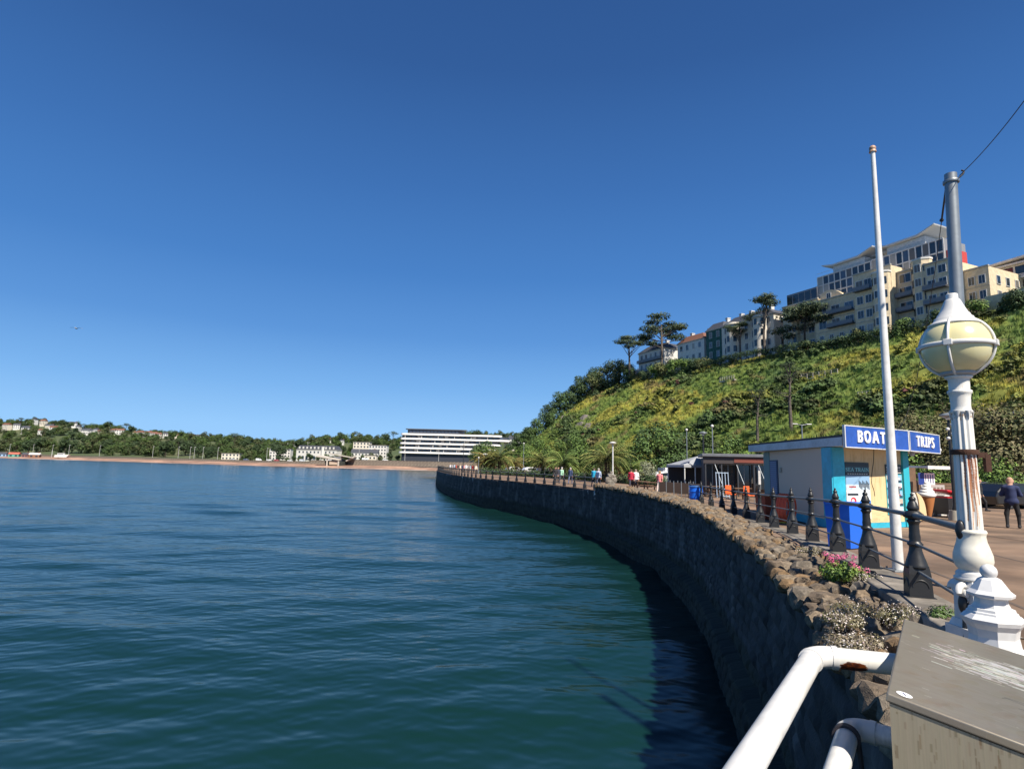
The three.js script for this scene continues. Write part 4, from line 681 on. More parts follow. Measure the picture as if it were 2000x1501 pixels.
// ================= HILLSIDE PLANTS =================
{
  const neutral = [[.5, .53, .5], [.68, .68, .68], [.9, .85, .8]];
  const bushes = [0, 1].map((k) => leafCloud(300 + k, blobsFor(310 + k, 6, .8, .55, .3).map((b) => ({ ...b, r: b.r * 1.15 })), 210, .26, neutral, {}));
  const tuft = (() => { const r = mulberry(9), pos = [], col = []; for (let i = 0; i < 16; i++) { const a = r() * 6.28, q = .3 * r(), h = .45 + .55 * r(), w = .05, x = Math.cos(a) * q, z = Math.sin(a) * q, l = .25 * r(); pos.push(x - w, -.1, z, x + w, -.1, z, x + Math.cos(a) * l, h, z + Math.sin(a) * l); const v = .8 + .5 * r(); for (let j = 0; j < 3; j++) col.push(v, v, v); } const g = new THREE.BufferGeometry(); g.setAttribute('position', new THREE.Float32BufferAttribute(pos, 3)); g.setAttribute('color', new THREE.Float32BufferAttribute(col, 3)); g.computeVertexNormals(); return g; })();
  const r = mulberry(404), m4 = new THREE.Matrix4(), C = new THREE.Color();
  const scatter = (name, label, cat, geo, count, pick) => {
    const list = []; let guard = 0; while (list.length < count && guard++ < count * 12) { const s = -55 + r() * 200, q = 1.5 + r() * 47; const k = pick(s, q); if (!k) continue; list.push([s, q, k]); }
    const im = new THREE.InstancedMesh(geo, leafMat, list.length); im.name = numbered(name); list.forEach(([s, q, k], i) => { const [x, d] = hillXZ(s, q); m4.compose(V(x, hillY(s, q) - .1, -d), new THREE.Quaternion().setFromEuler(new THREE.Euler((r() - .5) * .4, r() * 6.28, (r() - .5) * .4)), V(k.w, k.h, k.w)); im.setMatrixAt(i, m4); im.setColorAt(i, C.setRGB(...k.c)); });
    im.castShadow = im.receiveShadow = true; scene.add(im); tag(im, label, cat, null, 'stuff');
  };
  const scrub = (s, q) => { const n = fbm(s * .06, q * .075, 2.2, 4), m = fbm(s * .16, q * .18, 17, 3); const dens = smooth(-.02, .14, n) * (.12 + .88 * smooth(14, 34, q)) + .03 + .6 * smooth(38, 47, q); if (r() > dens) return null; const w = .7 + 1.3 * r() * r() + 1.3 * smooth(.08, .22, n) * r(); let c = hillTone(s, q).map((v) => v * .95); if (m > .2) c = mixc(c, [.045, .05, .016], .6); if (r() < .012) c = [.14, .05, .045]; c = mixc(c, [.035, .055, .016], .45 * smooth(.02, .2, m + .1)); return { w, h: w * (.6 + .4 * r()), c }; };
  scatter('hillside_scrub', 'mixed green scrub bushes covering the hillside', 'scrub', bushes[0], 1800, scrub);
  scatter('hillside_scrub', 'darker low scrub scattered between grass on the hillside', 'scrub', bushes[1], 1500, scrub);
  scatter('hillside_grass', 'long yellow green grass on the hillside', 'grass', tuft, 24000, (s, q) => { const w = .9 + 1.0 * r(); return { w, h: w * (.35 + .4 * r()), c: hillTone(s, q).map((v, i) => v * (1.15 + .2 * r()) * (i === 0 ? 1.1 : 1)) }; });
}
{ // terrace hedge in separate lengths
  const pal = PAL.dark; let k = 0; for (const [s0, s1, q, h] of [[4, 22, 6.2, 3.0], [22, 38, 6.2, 3.2], [38, 54, 6.0, 3.6], [54, 68, 5.4, 3.8], [68, 84, 4.6, 3.4]]) { const [x, d] = hillXZ((s0 + s1) / 2, q), o = thing('terrace_hedge', `dark clipped hedge below the terrace buildings, ${ords(++k)} length counting leftward from the mast`, 'hedge', [x, hillY((s0 + s1) / 2, q) - .3, -d], Math.atan2(U[1], U[0]), 'hedges along the terrace'); const n = Math.round((s1 - s0) / 1.3), bl = []; for (let i = 0; i < n; i++) for (const y of [.5, h - .7]) bl.push({ x: (i + .5 - n / 2) * 1.3, y, z: .2 * Math.sin(i), r: 1.0 + .15 * Math.sin(i * 2.1), sy: .9 }); mesh('foliage', leafCloud(500 + k, bl, 2600, .30, pal), leafMat, o, true); mesh('stems', Array.from({ length: n }, (_, i) => rod(V((i + .5 - n / 2) * 1.3, -.8, 0), V((i + .5 - n / 2) * 1.3, h * .5, 0), .07, 5)), M.bark, o); }
}
const hp = (s, q, dy = 0) => { const [x, d] = hillXZ(s, q); return V(x, hillY(s, q) + dy, -d); };
{ // pines, cedar and the headland wood
  const p1 = pineGeo(21, 18, 6.3, 20, 5200, 1), p2 = pineGeo(22, 15, 5.6, 9, 2800, .5), p3 = pineGeo(23, 13, 4.8, 9, 2400, .6), p4 = pineGeo(24, 17, 3.6, 12, 1400, 1.1);
  const sOf = (px) => { let b = 0, e = 1e9; for (let s = -20; s < 150; s += .25) { const [x, d] = hillXZ(s, 1); const v = Math.abs(MIDX + FOCAL * x / d + 4 - px); if (v < e) { e = v; b = s; } } return b; };
  const pine = (name, label, geo, px, q, sc, turn, dy = 0) => putTree(name, label, 'tree', geo, hp(sOf(px), q, dy), sc, turn, 'pines along the terrace', M.greyBark);
  pine('pine_tree', 'tallest dark umbrella pine standing against the sky on the ridge', p1, 1300, 1, 1.32, 2.2);
  pine('pine_tree', 'flat-topped pine at the left end of the terrace buildings', p2, 1241, 2, 1.25, .8);
  pine('pine_tree', 'twisted open pine with bare limbs between villa and cream hotel', p3, 1508, 1.5, 1.35, 3.1);
  pine('pine_tree', 'low spreading pine in front of the cream villa', p2, 1462, 2, .8, 4.4);
  putTree('cedar_tree', 'broad layered cedar in front of the cream hotel', 'tree', pineGeo(31, 9, 6.4, 18, 4200, 1.15), hp(sOf(1598), 3), 1.25, 1.0, null, M.bark);
  const hillPine = (label, px, py, sc, turn) => { const v = onHill(px, py); putTree('hill_pine', label, 'tree', p4, v, sc, turn, 'pines on the open hillside', M.greyBark); };
  hillPine('thin brownish pine with bare pale trunk halfway up the hillside', 1546, 842, .8, .3); hillPine('sparse pine with leaning trunk lower on the hillside', 1480, 866, .66, 1.9);
  const wood = [treeGeo(41, 11, 4.4, 3600, .42, PAL.dark, { y0: 1.5 }), treeGeo(42, 10, 4.6, 3600, .42, PAL.olive.concat(PAL.dark), { y0: 1.2 }), treeGeo(43, 8, 4, 2800, .4, PAL.dark.concat(PAL.oak), { y0: .8 })];
  [[124, -2, 1, 1.0], [129, 0, 1, 1.2], [133, 3, 1, 1.25], [136, 7, 0, 1.25], [133, 10, 1, 1.05], [137, 13, 0, 1.2], [138, 17, 0, 1.15], [139, 21, 2, 1.3], [140, 25, 0, 1.05], [140, 30, 2, 1.15], [141, 34, 0, .9], [141, 38, 2, 1.0], [139, 43, 2, .85], [121, 1, 2, .9], [136, 27, 2, .9], [137, 36, 2, .9]].forEach(([s, q, g, k], i) => putTree('headland_tree', `dark leafy tree on the headland, ${ords(i + 1)} counting down from the terrace end`, 'tree', wood[g], hp(s, q, -1.2), k * .95, i * 1.7, 'headland trees'));
  // garden shrubs under the villas
  const shrub = [treeGeo(51, 4.5, 2.6, 1800, .28, PAL.olive, { y0: .4, r0: .1 }), treeGeo(52, 4, 2.6, 1800, .28, PAL.bright.concat(PAL.oak), { y0: .3, r0: .1 }), treeGeo(53, 4.2, 2.5, 1800, .28, PAL.dark, { y0: .3, r0: .1 })];
  [[118, 3, 2, 1.0], [113, 4, 0, 1.1], [108, 4, 2, 1.2], [103, 3.5, 1, 1.3], [98, 3, 0, 1.5], [93, 3.2, 1, 1.5], [88, 3, 1, 1.3], [83, 3, 2, 1.3], [79, 3.4, 0, 1.1], [27, 4.5, 0, .9], [16, 5, 1, .9], [8, 5, 2, 1.1], [2, 5, 1, 1.0], [-4, 5, 2, 1.2], [-12, 5, 2, 1.4], [-18, 3, 0, 1.4], [-2, -3, 2, 1.4], [-9, -5, 2, 1.7]].forEach(([s, q, g, k], i) => putTree('garden_shrub', `rounded garden shrub on the terrace edge, ${ords(i + 1)} from its left end`, 'shrub', shrub[g], hp(s, q, -.4), k, i * 2.1, 'shrubs on the terrace edge'));
  putTree('yucca_tree', 'dark spiky tree behind the left end of the cream hotel', 'tree', palmGeo(77, 70, 3.6, 17, PAL.pine), hp(44, -9), 1, 0, null, M.bark);
  // loose brown shrubs behind the kiosk
  const br = [treeGeo(61, 7.5, 4.2, 11000, .17, PAL.brown, { y0: .8, r0: .14 }), treeGeo(62, 6.5, 4.2, 11000, .17, PAL.brown.concat(PAL.olive), { y0: .6, r0: .14 }), treeGeo(63, 5, 3.4, 3000, .22, PAL.bright.concat(PAL.oak), { y0: .4, r0: .12 })];
  [[1765, 52, 0, 1.0], [1830, 50, 1, 1.1], [1905, 48, 0, 1.15], [1975, 47, 1, 1.2], [1720, 58, 1, .8], [2045, 46, 0, 1.2]].forEach(([px, d, g, k], i) => { const p = stand(px, d, 0), [s, q] = hillSQ(p.x, d); p.y = Math.max(0, q < 50 ? hillY(s, q) : 0) - .2; putTree('tamarisk_shrub', `large twiggy brown shrub behind the kiosk, ${ords(i + 1)} of the brown row`, 'shrub', br[g], p, k, i * 1.3, 'brown shrubs behind the kiosk'); });
  [[1930, 42, 2, .62], [1795, 45, 2, .7], [1985, 41, 2, .6], [1690, 60, 2, 1.0], [1880, 44, 2, .6]].forEach(([px, d, g, k], i) => putTree('green_shrub', `bright green shrub at the foot of the hill, ${ords(i + 1)} planted among the brown shrubs`, 'shrub', br[g], stand(px, d, 0), k, i, 'green shrubs at the hill foot'));
}
// ================= PROMENADE GARDEN: palms, trees, shrubs =================
{
  const pg = [palmGeo(81, 64, 4.0, 2.9, [[.17, .19, .045], [.22, .22, .06], [.13, .17, .04]]), palmGeo(82, 52, 3.6, 2.2, [[.13, .20, .045], [.18, .23, .055]]), palmGeo(83, 60, 3.6, 2.6, [[.24, .19, .055], [.18, .17, .05], [.28, .22, .07]])];
  [[1186, 76, 0, 1.0, 'largest palm with broad arching fronds behind the slim white lamp'], [1232, 78, 1, .8, 'smaller palm leaning right of the largest palm'], [1100, 92, 1, 1.05, 'full green palm above the strollers in pale jackets'], [1060, 100, 0, .85, 'mid-sized palm with upright fronds left of the full green palm'], [975, 122, 0, 1.05, 'tallest palm of the far garden clump'], [948, 124, 2, 1.05, 'yellowish palm at the left end of the garden'], [1004, 128, 2, .85, 'golden palm right of the tallest far palm'], [1130, 98, 1, .9, 'palm half hidden behind the largest palm']].forEach(([px, d, g, k, label], i) => putTree('palm_tree', label, 'palm', pg[g], place(px, d), k * 1.0, i * 1.1, 'palms in the promenade garden'));
  const tg = [treeGeo(91, 9, 4.4, 5200, .34, PAL.dark.concat(PAL.oak), { y0: 1.4 }), treeGeo(92, 9, 4.2, 4200, .34, PAL.bright.concat(PAL.oak), { y0: 2 }), treeGeo(93, 3.4, 2.3, 2600, .16, PAL.grey, { y0: .3, r0: .1 }), treeGeo(94, 4, 2.4, 2400, .2, PAL.pale, { y0: .5, r0: .1 })];
  [[1290, 84, 0, .92, 'dense dark rounded tree between the palms and cafe'], [1428, 92, 1, .8, 'bright green tree behind the cafe roof'], [1385, 100, 1, .6, 'lighter tree just left of the cafe lamp'], [1050, 150, 1, 1.0, 'bright tree at the foot of the headland'], [1085, 145, 1, .9, 'second bright tree at the headland foot'], [1125, 140, 1, 1.05, 'third bright tree behind the garden palms'], [1160, 130, 0, .7, 'dark tree behind the largest palm'], [1020, 160, 1, .85, 'tree beside the end of the white apartment block'], [1215, 118, 0, .6, 'small dark tree under the hillside'], [1330, 110, 0, .6, 'low dark tree right of the dense rounded tree'], [945, 175, 0, .95, 'dark tree in front of the white apartment block']].forEach(([px, d, g, k, label], i) => putTree('garden_tree', label, 'tree', tg[g], place(px, d), k, i * 1.9, 'trees behind the promenade'));
  [[1262, 68, 2, .82, 'clipped silvery round shrub left of the parked cars'], [1305, 86, 2, .7, 'grey green shrub behind the parked cars'], [1347, 72, 3, .8, 'cream flowering shrub left of the cafe roof'], [1335, 90, 2, .9, 'loose grey shrub above the parked cars']].forEach(([px, d, g, k, label], i) => putTree('round_shrub', label, 'shrub', tg[g], place(px, d), k, i, 'shrubs near the cafe'));
  // low planting bed wall along the gardens
  const rr = []; for (let i = 0; i < 15; i++) { const p = place(lerp(940, 1300, i / 14), lerp(118, 62, Math.pow(i / 14, .8))); rr.push(p); }
  for (let i = 0; i < 14; i++) { const a = rr[i], b = rr[i + 1], o = thing('garden_hedge', `low dark garden hedge, ${ords(i + 1)} length from the far clump of palms`, 'hedge', a.clone().lerp(b, .5), Math.atan2(-(b.z - a.z), b.x - a.x), 'low hedges around the garden'); const L = a.distanceTo(b), bl = []; for (let k = 0; k < 6; k++) bl.push({ x: (k / 5 - .5) * L, y: .5, z: 0, r: .6 + L / 14, sy: .75 }); mesh('foliage', leafCloud(700 + i, bl, 700, .26, PAL.dark.concat([[.06, .05, .03]])), leafMat, o, true); mesh('stems', Array.from({ length: 4 }, (_, k) => rod(V((k / 3 - .5) * L * .9, -.05, 0), V((k / 3 - .5) * L * .9, .5, 0), .04, 5)), M.bark, o); }
}
// ================= CAFE =================
{
  const p = place(1440, 44), o = thing('cafe_pavilion', 'glass fronted cafe pavilion with dark flat canopy', 'cafe', p, -.25);
  const dark = std([.04, .043, .05], .5), W = 4.5; // local x runs right, z toward the viewer
  mesh('roof', rbox(W + .5, .22, 5, .03, 0, 2.98, -1.4), std([.16, .17, .19], .6, { map: fineMottle }), o); mesh('fascia', box(W + .3, .5, .06, 0, 2.62, .9), std([.05, .04, .04], .6), o);
  mesh('sign_band', box(2.9, .32, .03, 1.2, 2.62, .95), std([.20, .055, .035], .6), o);
  for (const x of [-W / 2, -W / 4, 0, W / 4, W / 2]) { mesh('column', box(.09, 2.4, .09, x, 1.2, .85), dark, o); }
  for (let k = 0; k < 4; k++) { const x = -W / 2 + (k + .5) * W / 4; mesh('glass_pane', box(W / 4 - .12, 1.75, .02, x, 1.42, -.3), M.glassDark, o); mesh('window_frame', [box(W / 4 - .06, .06, .05, x, 2.32, -.3), box(.05, 1.8, .05, x, 1.42, -.27)], M.steelGrey, o); }
  mesh('back_wall', box(W, 2.8, .1, 0, 1.4, -3.7), std([.05, .045, .04], .8), o); mesh('side_wall', box(.1, 2.8, 3.4, -W / 2, 1.4, -2), std([.08, .08, .085], .8), o); mesh('counter', box(W - .4, .95, .5, 0, .475, -.7), M.wood, o);
  for (let k = 0; k < 3; k++) mesh('awning_bar', rod(V(-1.6 + k * 1.5, 2.3, .95), V(-1.2 + k * 1.5, .9, 1.7), .03), M.steelGrey, o);
  mesh('hanging_canvas', box(.16, 1.25, .1, 1.5, 1.55, .6), M.whitePaint, o);
  const mq = thing('marquee', 'grey fabric marquee on white posts left of the cafe', 'marquee', place(1366, 49), .15);
  const cone = new THREE.CylinderGeometry(.2, 3.0, .75, 4); cone.rotateY(Math.PI / 4); cone.scale(1, 1, .8); cone.translate(0, 2.6, 0); mesh('canopy', flat(cone), std([.30, .31, .33], .7), mq); mesh('valance', [box(4.2, .2, .03, 0, 2.14, 1.68), box(.03, .2, 3.3, -2.1, 2.14, 0), box(.03, .2, 3.3, 2.1, 2.14, 0)], std([.34, .35, .37], .7), mq);
  for (const [x, z] of [[-2, 1.6], [2, 1.6], [-2, -1.6], [2, -1.6], [-1.1, 1.6]]) mesh('post', cyl(.05, .05, 2.3, x, 0, z, 8), M.whitePaint, mq);
  mesh('back_curtain', box(4, 2, .05, 0, 1.05, -1.6), std([.06, .06, .065], .9), mq);
  const fold = thing('folded_frame', 'stack of folded pale blue deck frames outside the cafe', 'frames', place(1413, 41), .3); for (let k = 0; k < 5; k++) { const b = rod(V(-.5 + k * .25, 0, 0), V(-.35 + k * .25, 1.75, -.3), .03, 6); mesh('bar', b, std([.30, .38, .48], .6), fold); } mesh('crossbar', [rod(V(-.5, .1, 0), V(.5, .1, 0), .03), rod(V(-.36, 1.7, -.29), V(.65, 1.7, -.29), .03), rod(V(-.45, .6, -.1), V(.58, .6, -.1), .025)], std([.30, .38, .48], .6), fold);
  const chair = (px, d, mat, label) => { const c = thing('cafe_chair', label, 'chair', place(px, d), .4, 'cafe chairs'); mesh('seat', rbox(.46, .05, .44, .02, 0, .45, 0), mat, c); mesh('backrest', rbox(.46, .5, .04, .02, 0, .74, -.21), mat, c); for (const [x, z] of [[-.2, -.19], [.2, -.19], [-.2, .19], [.2, .19]]) mesh('leg', cyl(.015, .015, .43, x, 0, z, 6), M.steelGrey, c); };
  const orange = std([.72, .13, .03], .5); chair(1428, 36, orange, 'left orange cafe chair behind the black railing'); chair(1464, 35, orange, 'right orange cafe chair behind the black railing');
  const table = (px, d, label) => { const t = thing('picnic_table', label, 'table', place(px, d), .5, 'wooden cafe tables'); for (let k = 0; k < 4; k++) mesh('plank', box(1.6, .04, .17, 0, .74, -.27 + k * .18), M.wood, t); for (const z of [-.65, .65]) mesh('bench', box(1.6, .04, .24, 0, .44, z), M.wood, t); for (const x of [-.55, .55]) mesh('leg_frame', [box(.08, .72, .06, x, .36, -.2), box(.08, .72, .06, x, .36, .2), box(.06, .07, 1.4, x, .40, 0)], M.wood, t); };
  table(1252, 52, 'brown picnic table nearest the couple in red and white'); table(1272, 49, 'brown picnic table behind the person in pink'); table(1308, 47, 'brown picnic table by the windbreak panels'); table(1392, 42, 'brown picnic table in front of the marquee'); table(1445, 39, 'brown picnic table between the orange chairs');
  for (let k = 0; k < 5; k++) { const w = thing('windbreak_panel', `dark brown windbreak panel, ${ords(k + 1)} from the person in pink`, 'windbreak', place(1298 + k * 15, 44 - k * .9), .35, 'windbreak panels around the cafe'); mesh('panel', box(.95, .75, .03, 0, .55, 0), std([.022, .012, .010], .9), w); mesh('post', cyl(.03, .03, 1.05, -.5, 0, 0, 8), M.steelGrey, w); mesh('post', cyl(.03, .03, 1.05, .5, 0, 0, 8), M.steelGrey, w); }
  // pale sculpture on a white base
  const st = thing('stone_sculpture', 'weathered pale stone sculpture on a low white base', 'sculpture', place(1192, 53), .4); const bl = [[0, .45, 0, .42], [.3, .75, 0, .33], [-.3, .8, .05, .28], [.35, 1.1, .05, .2], [-.05, 1.15, 0, .24], [.1, 1.42, 0, .15]]; mesh('figure', bl.map(([x, y, z, q], i) => { const g = rockGeos[i % 9].clone(); g.scale(q * 2.2, q * 2, q * 1.9); g.translate(x, y, z); return g; }), std([.42, .38, .32], .9, { map: mottle }), st); mesh('base', [rbox(1.7, .22, 1.2, .03, 0, .11, 0), rbox(1.4, .1, 1.0, .02, 0, .26, 0)], M.whiteWall, st);
}
// ================= VEHICLES =================
function car(name, label, p, turn, paint, kind = 'car', group) {
  const o = thing(name, label, kind === 'van' ? 'van' : 'car', p, turn, group), s = new THREE.Shape(); const van = kind === 'van';
  const pr = van ? [[-2.3, .35], [-2.35, .9], [-2.3, 1.95], [1.2, 2.0], [1.75, 1.35], [2.3, 1.15], [2.4, .4]] : [[-2.05, .32], [-2.12, .7], [-2.0, .98], [-1.55, 1.38], [-.6, 1.48], [.35, 1.42], [1.05, .98], [1.85, .85], [2.1, .62], [2.1, .32]];
  s.moveTo(...pr[0]); pr.slice(1).forEach((q) => s.lineTo(...q)); const g = new THREE.ExtrudeGeometry(s, { depth: 1.5, bevelEnabled: true, bevelSize: .08, bevelThickness: .1, bevelSegments: 2 }); g.translate(0, 0, -.75); mesh('body', g, paint, o);
  const gl = new THREE.Shape(); (van ? [[.35, 1.35], [.35, 1.85], [1.1, 1.85], [1.5, 1.38]] : [[-1.35, 1.0], [-1.2, 1.3], [-.5, 1.40], [.3, 1.34], [.78, 1.0]]).forEach((q, i) => i ? gl.lineTo(...q) : gl.moveTo(...q));
  for (const z of [-1, 1]) { const w = new THREE.ExtrudeGeometry(gl, { depth: .02, bevelEnabled: false }); w.translate(0, 0, z * .86 - .01); mesh('side_window', w, M.glassDark, o); }
  const ws = van ? rod(V(1.27, 1.93, 0), V(1.77, 1.4, 0), .02) : null; const wp = new THREE.BoxGeometry(.02, van ? .68 : .68, 1.34); wp.rotateZ(van ? .72 : 1.0); wp.translate(van ? 1.58 : .78, van ? 1.72 : 1.26, 0); mesh('windscreen', wp, M.glassDark, o);
  for (const x of [-1.3, 1.35]) for (const z of [-.82, .82]) { const w = new THREE.CylinderGeometry(.32, .32, .2, 20); w.rotateX(Math.PI / 2); w.translate(x, .32, z); const m = mesh('wheel', w, std([.015, .015, .016], .8), o); const h = new THREE.CylinderGeometry(.19, .19, .215, 12); h.rotateX(Math.PI / 2); h.translate(x, .32, z); mesh('hub', h, M.steelGrey, m); }
  for (const z of [-.6, .6]) { mesh('headlight', rbox(.06, .14, .3, .02, 2.14 + (van ? .22 : 0), .68, z), std([.6, .6, .58], .2), o); }
  return o;
}
const paintOf = (c) => new THREE.MeshPhysicalMaterial({ color: RGB(...c), roughness: .35, clearcoat: .8, clearcoatRoughness: .1 });
{
  car('parked_car', 'white hatchback parked left of the marquee', place(1303, 74), .2, paintOf([.78, .78, .78]), 'car', 'cars parked behind the cafe');
  car('parked_car', 'silver van parked behind the white hatchback', place(1322, 80), .2, paintOf([.62, .64, .66]), 'van', 'cars parked behind the cafe');
  car('parked_car', 'black car parked beyond the man in navy', place(1985, 36.5), .12, paintOf([.012, .013, .014]), 'car');
  car('parked_car', 'dark car behind the walking figure right of the lamp', place(1925, 39), .1, paintOf([.03, .03, .035]), 'car');
  [[1040, 118, [.7, .7, .7], 'white car under the garden palms'], [1068, 112, [.05, .05, .06], 'dark car behind the garden hedge'], [1006, 128, [.7, .72, .75], 'pale car at the far end of the garden']].forEach(([px, d, c, l]) => car('parked_car', l, place(px, d), .3, paintOf(c), 'car', 'cars parked by the garden'));
}
// ================= PEOPLE =================
function personGeo(bones, col) { // one continuous skin: tapered capsules joined smoothly
  const R = 72, mc = new MarchingCubes(R, std(1), false, false, 60000), S = 2.0, f = mc.field, half = R / 2; mc.isolation = 0;
  const bb = bones.map((b) => { const a = V(...b[0]), c = V(...b[1]); return [a, c.clone().sub(a), b[2], b[3], b[4], Math.max(1e-6, a.distanceToSquared(c))]; });
  const dist = (x, y, z, who) => { let m = 1e9, acc = 0, best = null, bd = 1e9; for (const [a, ab, r0, r1, tagn, l2] of bb) { const px = x - a.x, py = y - a.y, pz = z - a.z, t = clamp((px * ab.x + py * ab.y + pz * ab.z) / l2), d = Math.hypot(px - ab.x * t, py - ab.y * t, pz - ab.z * t) - lerp(r0, r1, t); acc += Math.exp(-d * 45); if (d < bd) { bd = d; best = tagn; } } return who ? best : -Math.log(acc) / 45; };
  for (let k = 0; k < R; k++) for (let j = 0; j < R; j++) for (let i = 0; i < R; i++) { const x = (i - half) / half, y = (j - half) / half, z = (k - half) / half; f[k * R * R + j * R + i] = Math.abs(x) > .5 || Math.abs(z) > .5 ? -1 : -dist(x, y + .95, z); }
  mc.update(); const n = mc.count ?? mc.geometry.drawRange.count, pos = Float32Array.from(mc.positionArray.slice(0, n * 3)), c = new Float32Array(n * 3);
  for (let i = 0; i < n; i++) { pos[3 * i + 1] += .95; const k = col(dist(pos[3 * i], pos[3 * i + 1], pos[3 * i + 2], true), pos[3 * i], pos[3 * i + 1], pos[3 * i + 2]); c.set(k, 3 * i); }
  const g = new THREE.BufferGeometry(); g.setAttribute('position', new THREE.BufferAttribute(pos, 3)); g.setAttribute('normal', new THREE.BufferAttribute(Float32Array.from(mc.normalArray.slice(0, n * 3)), 3)); g.setAttribute('color', new THREE.BufferAttribute(c, 3)); g.setAttribute('uv', new THREE.BufferAttribute(new Float32Array(n * 2), 2)); g.computeVertexNormals(); return g;
}
const fingers = (x, y, z, s, fw) => [0, 1, 2, 3].map((k) => [[x + (k - 1.5) * .017, y - .07, z], [x + (k - 1.5) * .019, y - .14 + Math.abs(k - 1.4) * .012, z + fw * .03], .010, .008, 'hand']).concat([[[x + s * .03, y - .03, z + fw * .02], [x + s * .05, y - .09, z + fw * .05], .011, .009, 'hand']]);
function bonesFor(pose) { // faces +z
  const st = pose === 'walk' ? .22 : .02, w = pose === 'walk' ? .10 : .16, up = pose === 'phone';
  const arm = (s, sw) => up ? [[[s * .19, 1.42, 0], [s * .27, 1.16, .02], .062, .05, 'arm'], [[s * .27, 1.16, .02], [s * .11, 1.14, .27], .048, .036, 'arm'], [[s * .11, 1.14, .27], [s * .06, 1.17, .33], .036, .03, 'hand'], ...[0, 1, 2, 3].map((k) => [[s * .06, 1.20 - k * .018, .33], [s * .01, 1.21 - k * .018, .36], .010, .008, 'hand'])] : [[[s * .19, 1.42, 0], [s * .25, 1.16, sw * .35], .062, .05, 'arm'], [[s * .25, 1.16, sw * .35], [s * .25, .92, sw * .6 + .06], .047, .034, 'arm'], [[s * .25, .92, sw * .6 + .06], [s * .25, .85, sw * .62 + .08], .034, .036, 'hand'], ...fingers(s * .25, .87, sw * .62 + .08, -s, 1)];
  const leg = (s, sw) => [[[s * .09, .92, 0], [s * w, .50, sw * .9 + .02], .096, .068, 'leg'], [[s * w, .50, sw * .9 + .02], [s * w, .09, sw * 1.1 - (sw < 0 ? .1 : .0)], .064, .045, 'leg'], [[s * w, .05, sw * 1.1 - (sw < 0 ? .1 : 0) - .04], [s * (w + .02), .04, sw * 1.1 - (sw < 0 ? .1 : 0) + .16], .045, .035, 'shoe']];
  const hz = up ? .06 : .02;
  return [[[0, .95, 0], [0, 1.15, .01], .15, .145, 'torso'], [[0, 1.15, .01], [0, 1.36, 0], .15, .155, 'torso'], [[-.14, 1.42, 0], [.14, 1.42, 0], .075, .075, 'torso'], [[-.08, .93, 0], [.08, .93, 0], .12, .12, 'hip'], [[0, 1.46, .0], [0, 1.58, hz * .6], .058, .055, 'neck'], [[0, 1.64, hz], [0, 1.70, hz + .01], .088, .092, 'head'], [[0, 1.60, hz + .04], [0, 1.62, hz + .05], .055, .06, 'head'], [[0, 1.645, hz + .10], [0, 1.63, hz + .118], .014, .016, 'head'], [[-.09, 1.655, hz], [-.098, 1.64, hz], .018, .014, 'head'], [[.09, 1.655, hz], [.098, 1.64, hz], .018, .014, 'head'], ...arm(-1, -st), ...arm(1, st), ...leg(-1, st), ...leg(1, -st)];
}
const skin = [.50, .29, .20], geoCache = {};
function person(label, p, turn, pose, top, legs, hair, scale = 1, o2 = {}) {
  const key = pose; if (!geoCache[key]) { const tags = []; const g = personGeo(bonesFor(pose), (t) => { tags.push(t); return [1, 1, 1]; }); geoCache[key] = [g, tags]; }
  const [g0, tags] = geoCache[key], g = g0.clone(), c = new Float32Array(tags.length * 3), P = g.attributes.position, hz = pose === 'phone' ? .06 : .02;
  tags.forEach((t, i) => { const y = P.getY(i), z = P.getZ(i); let k = t === 'torso' ? top : t === 'hip' ? (y > .88 ? top : legs) : t === 'arm' ? (o2.short && y < 1.2 ? skin : top) : t === 'leg' ? (o2.shorts && y < .5 ? skin : legs) : t === 'shoe' ? [.03, .03, .035] : skin; if (t === 'head' && hair && (y > 1.705 || (z < hz - .0 && y > 1.60))) k = hair; if (t === 'head' && z > hz + .085 && Math.abs(Math.abs(P.getX(i)) - .035) < .013 && Math.abs(y - 1.668) < .012) k = [.05, .03, .03]; if (t === 'head' && z > hz + .08 && Math.abs(P.getX(i)) < .03 && Math.abs(y - 1.59) < .008) k = [.35, .12, .11]; c.set(k, i * 3); });
  g.setAttribute('color', new THREE.BufferAttribute(c, 3)); const m = mesh('person', g, std([1, 1, 1], .85, { vertexColors: true }), null, true); m.position.copy(p); m.rotation.y = turn; m.scale.setScalar(scale); tag(m, label, 'person', o2.group); return m;
}
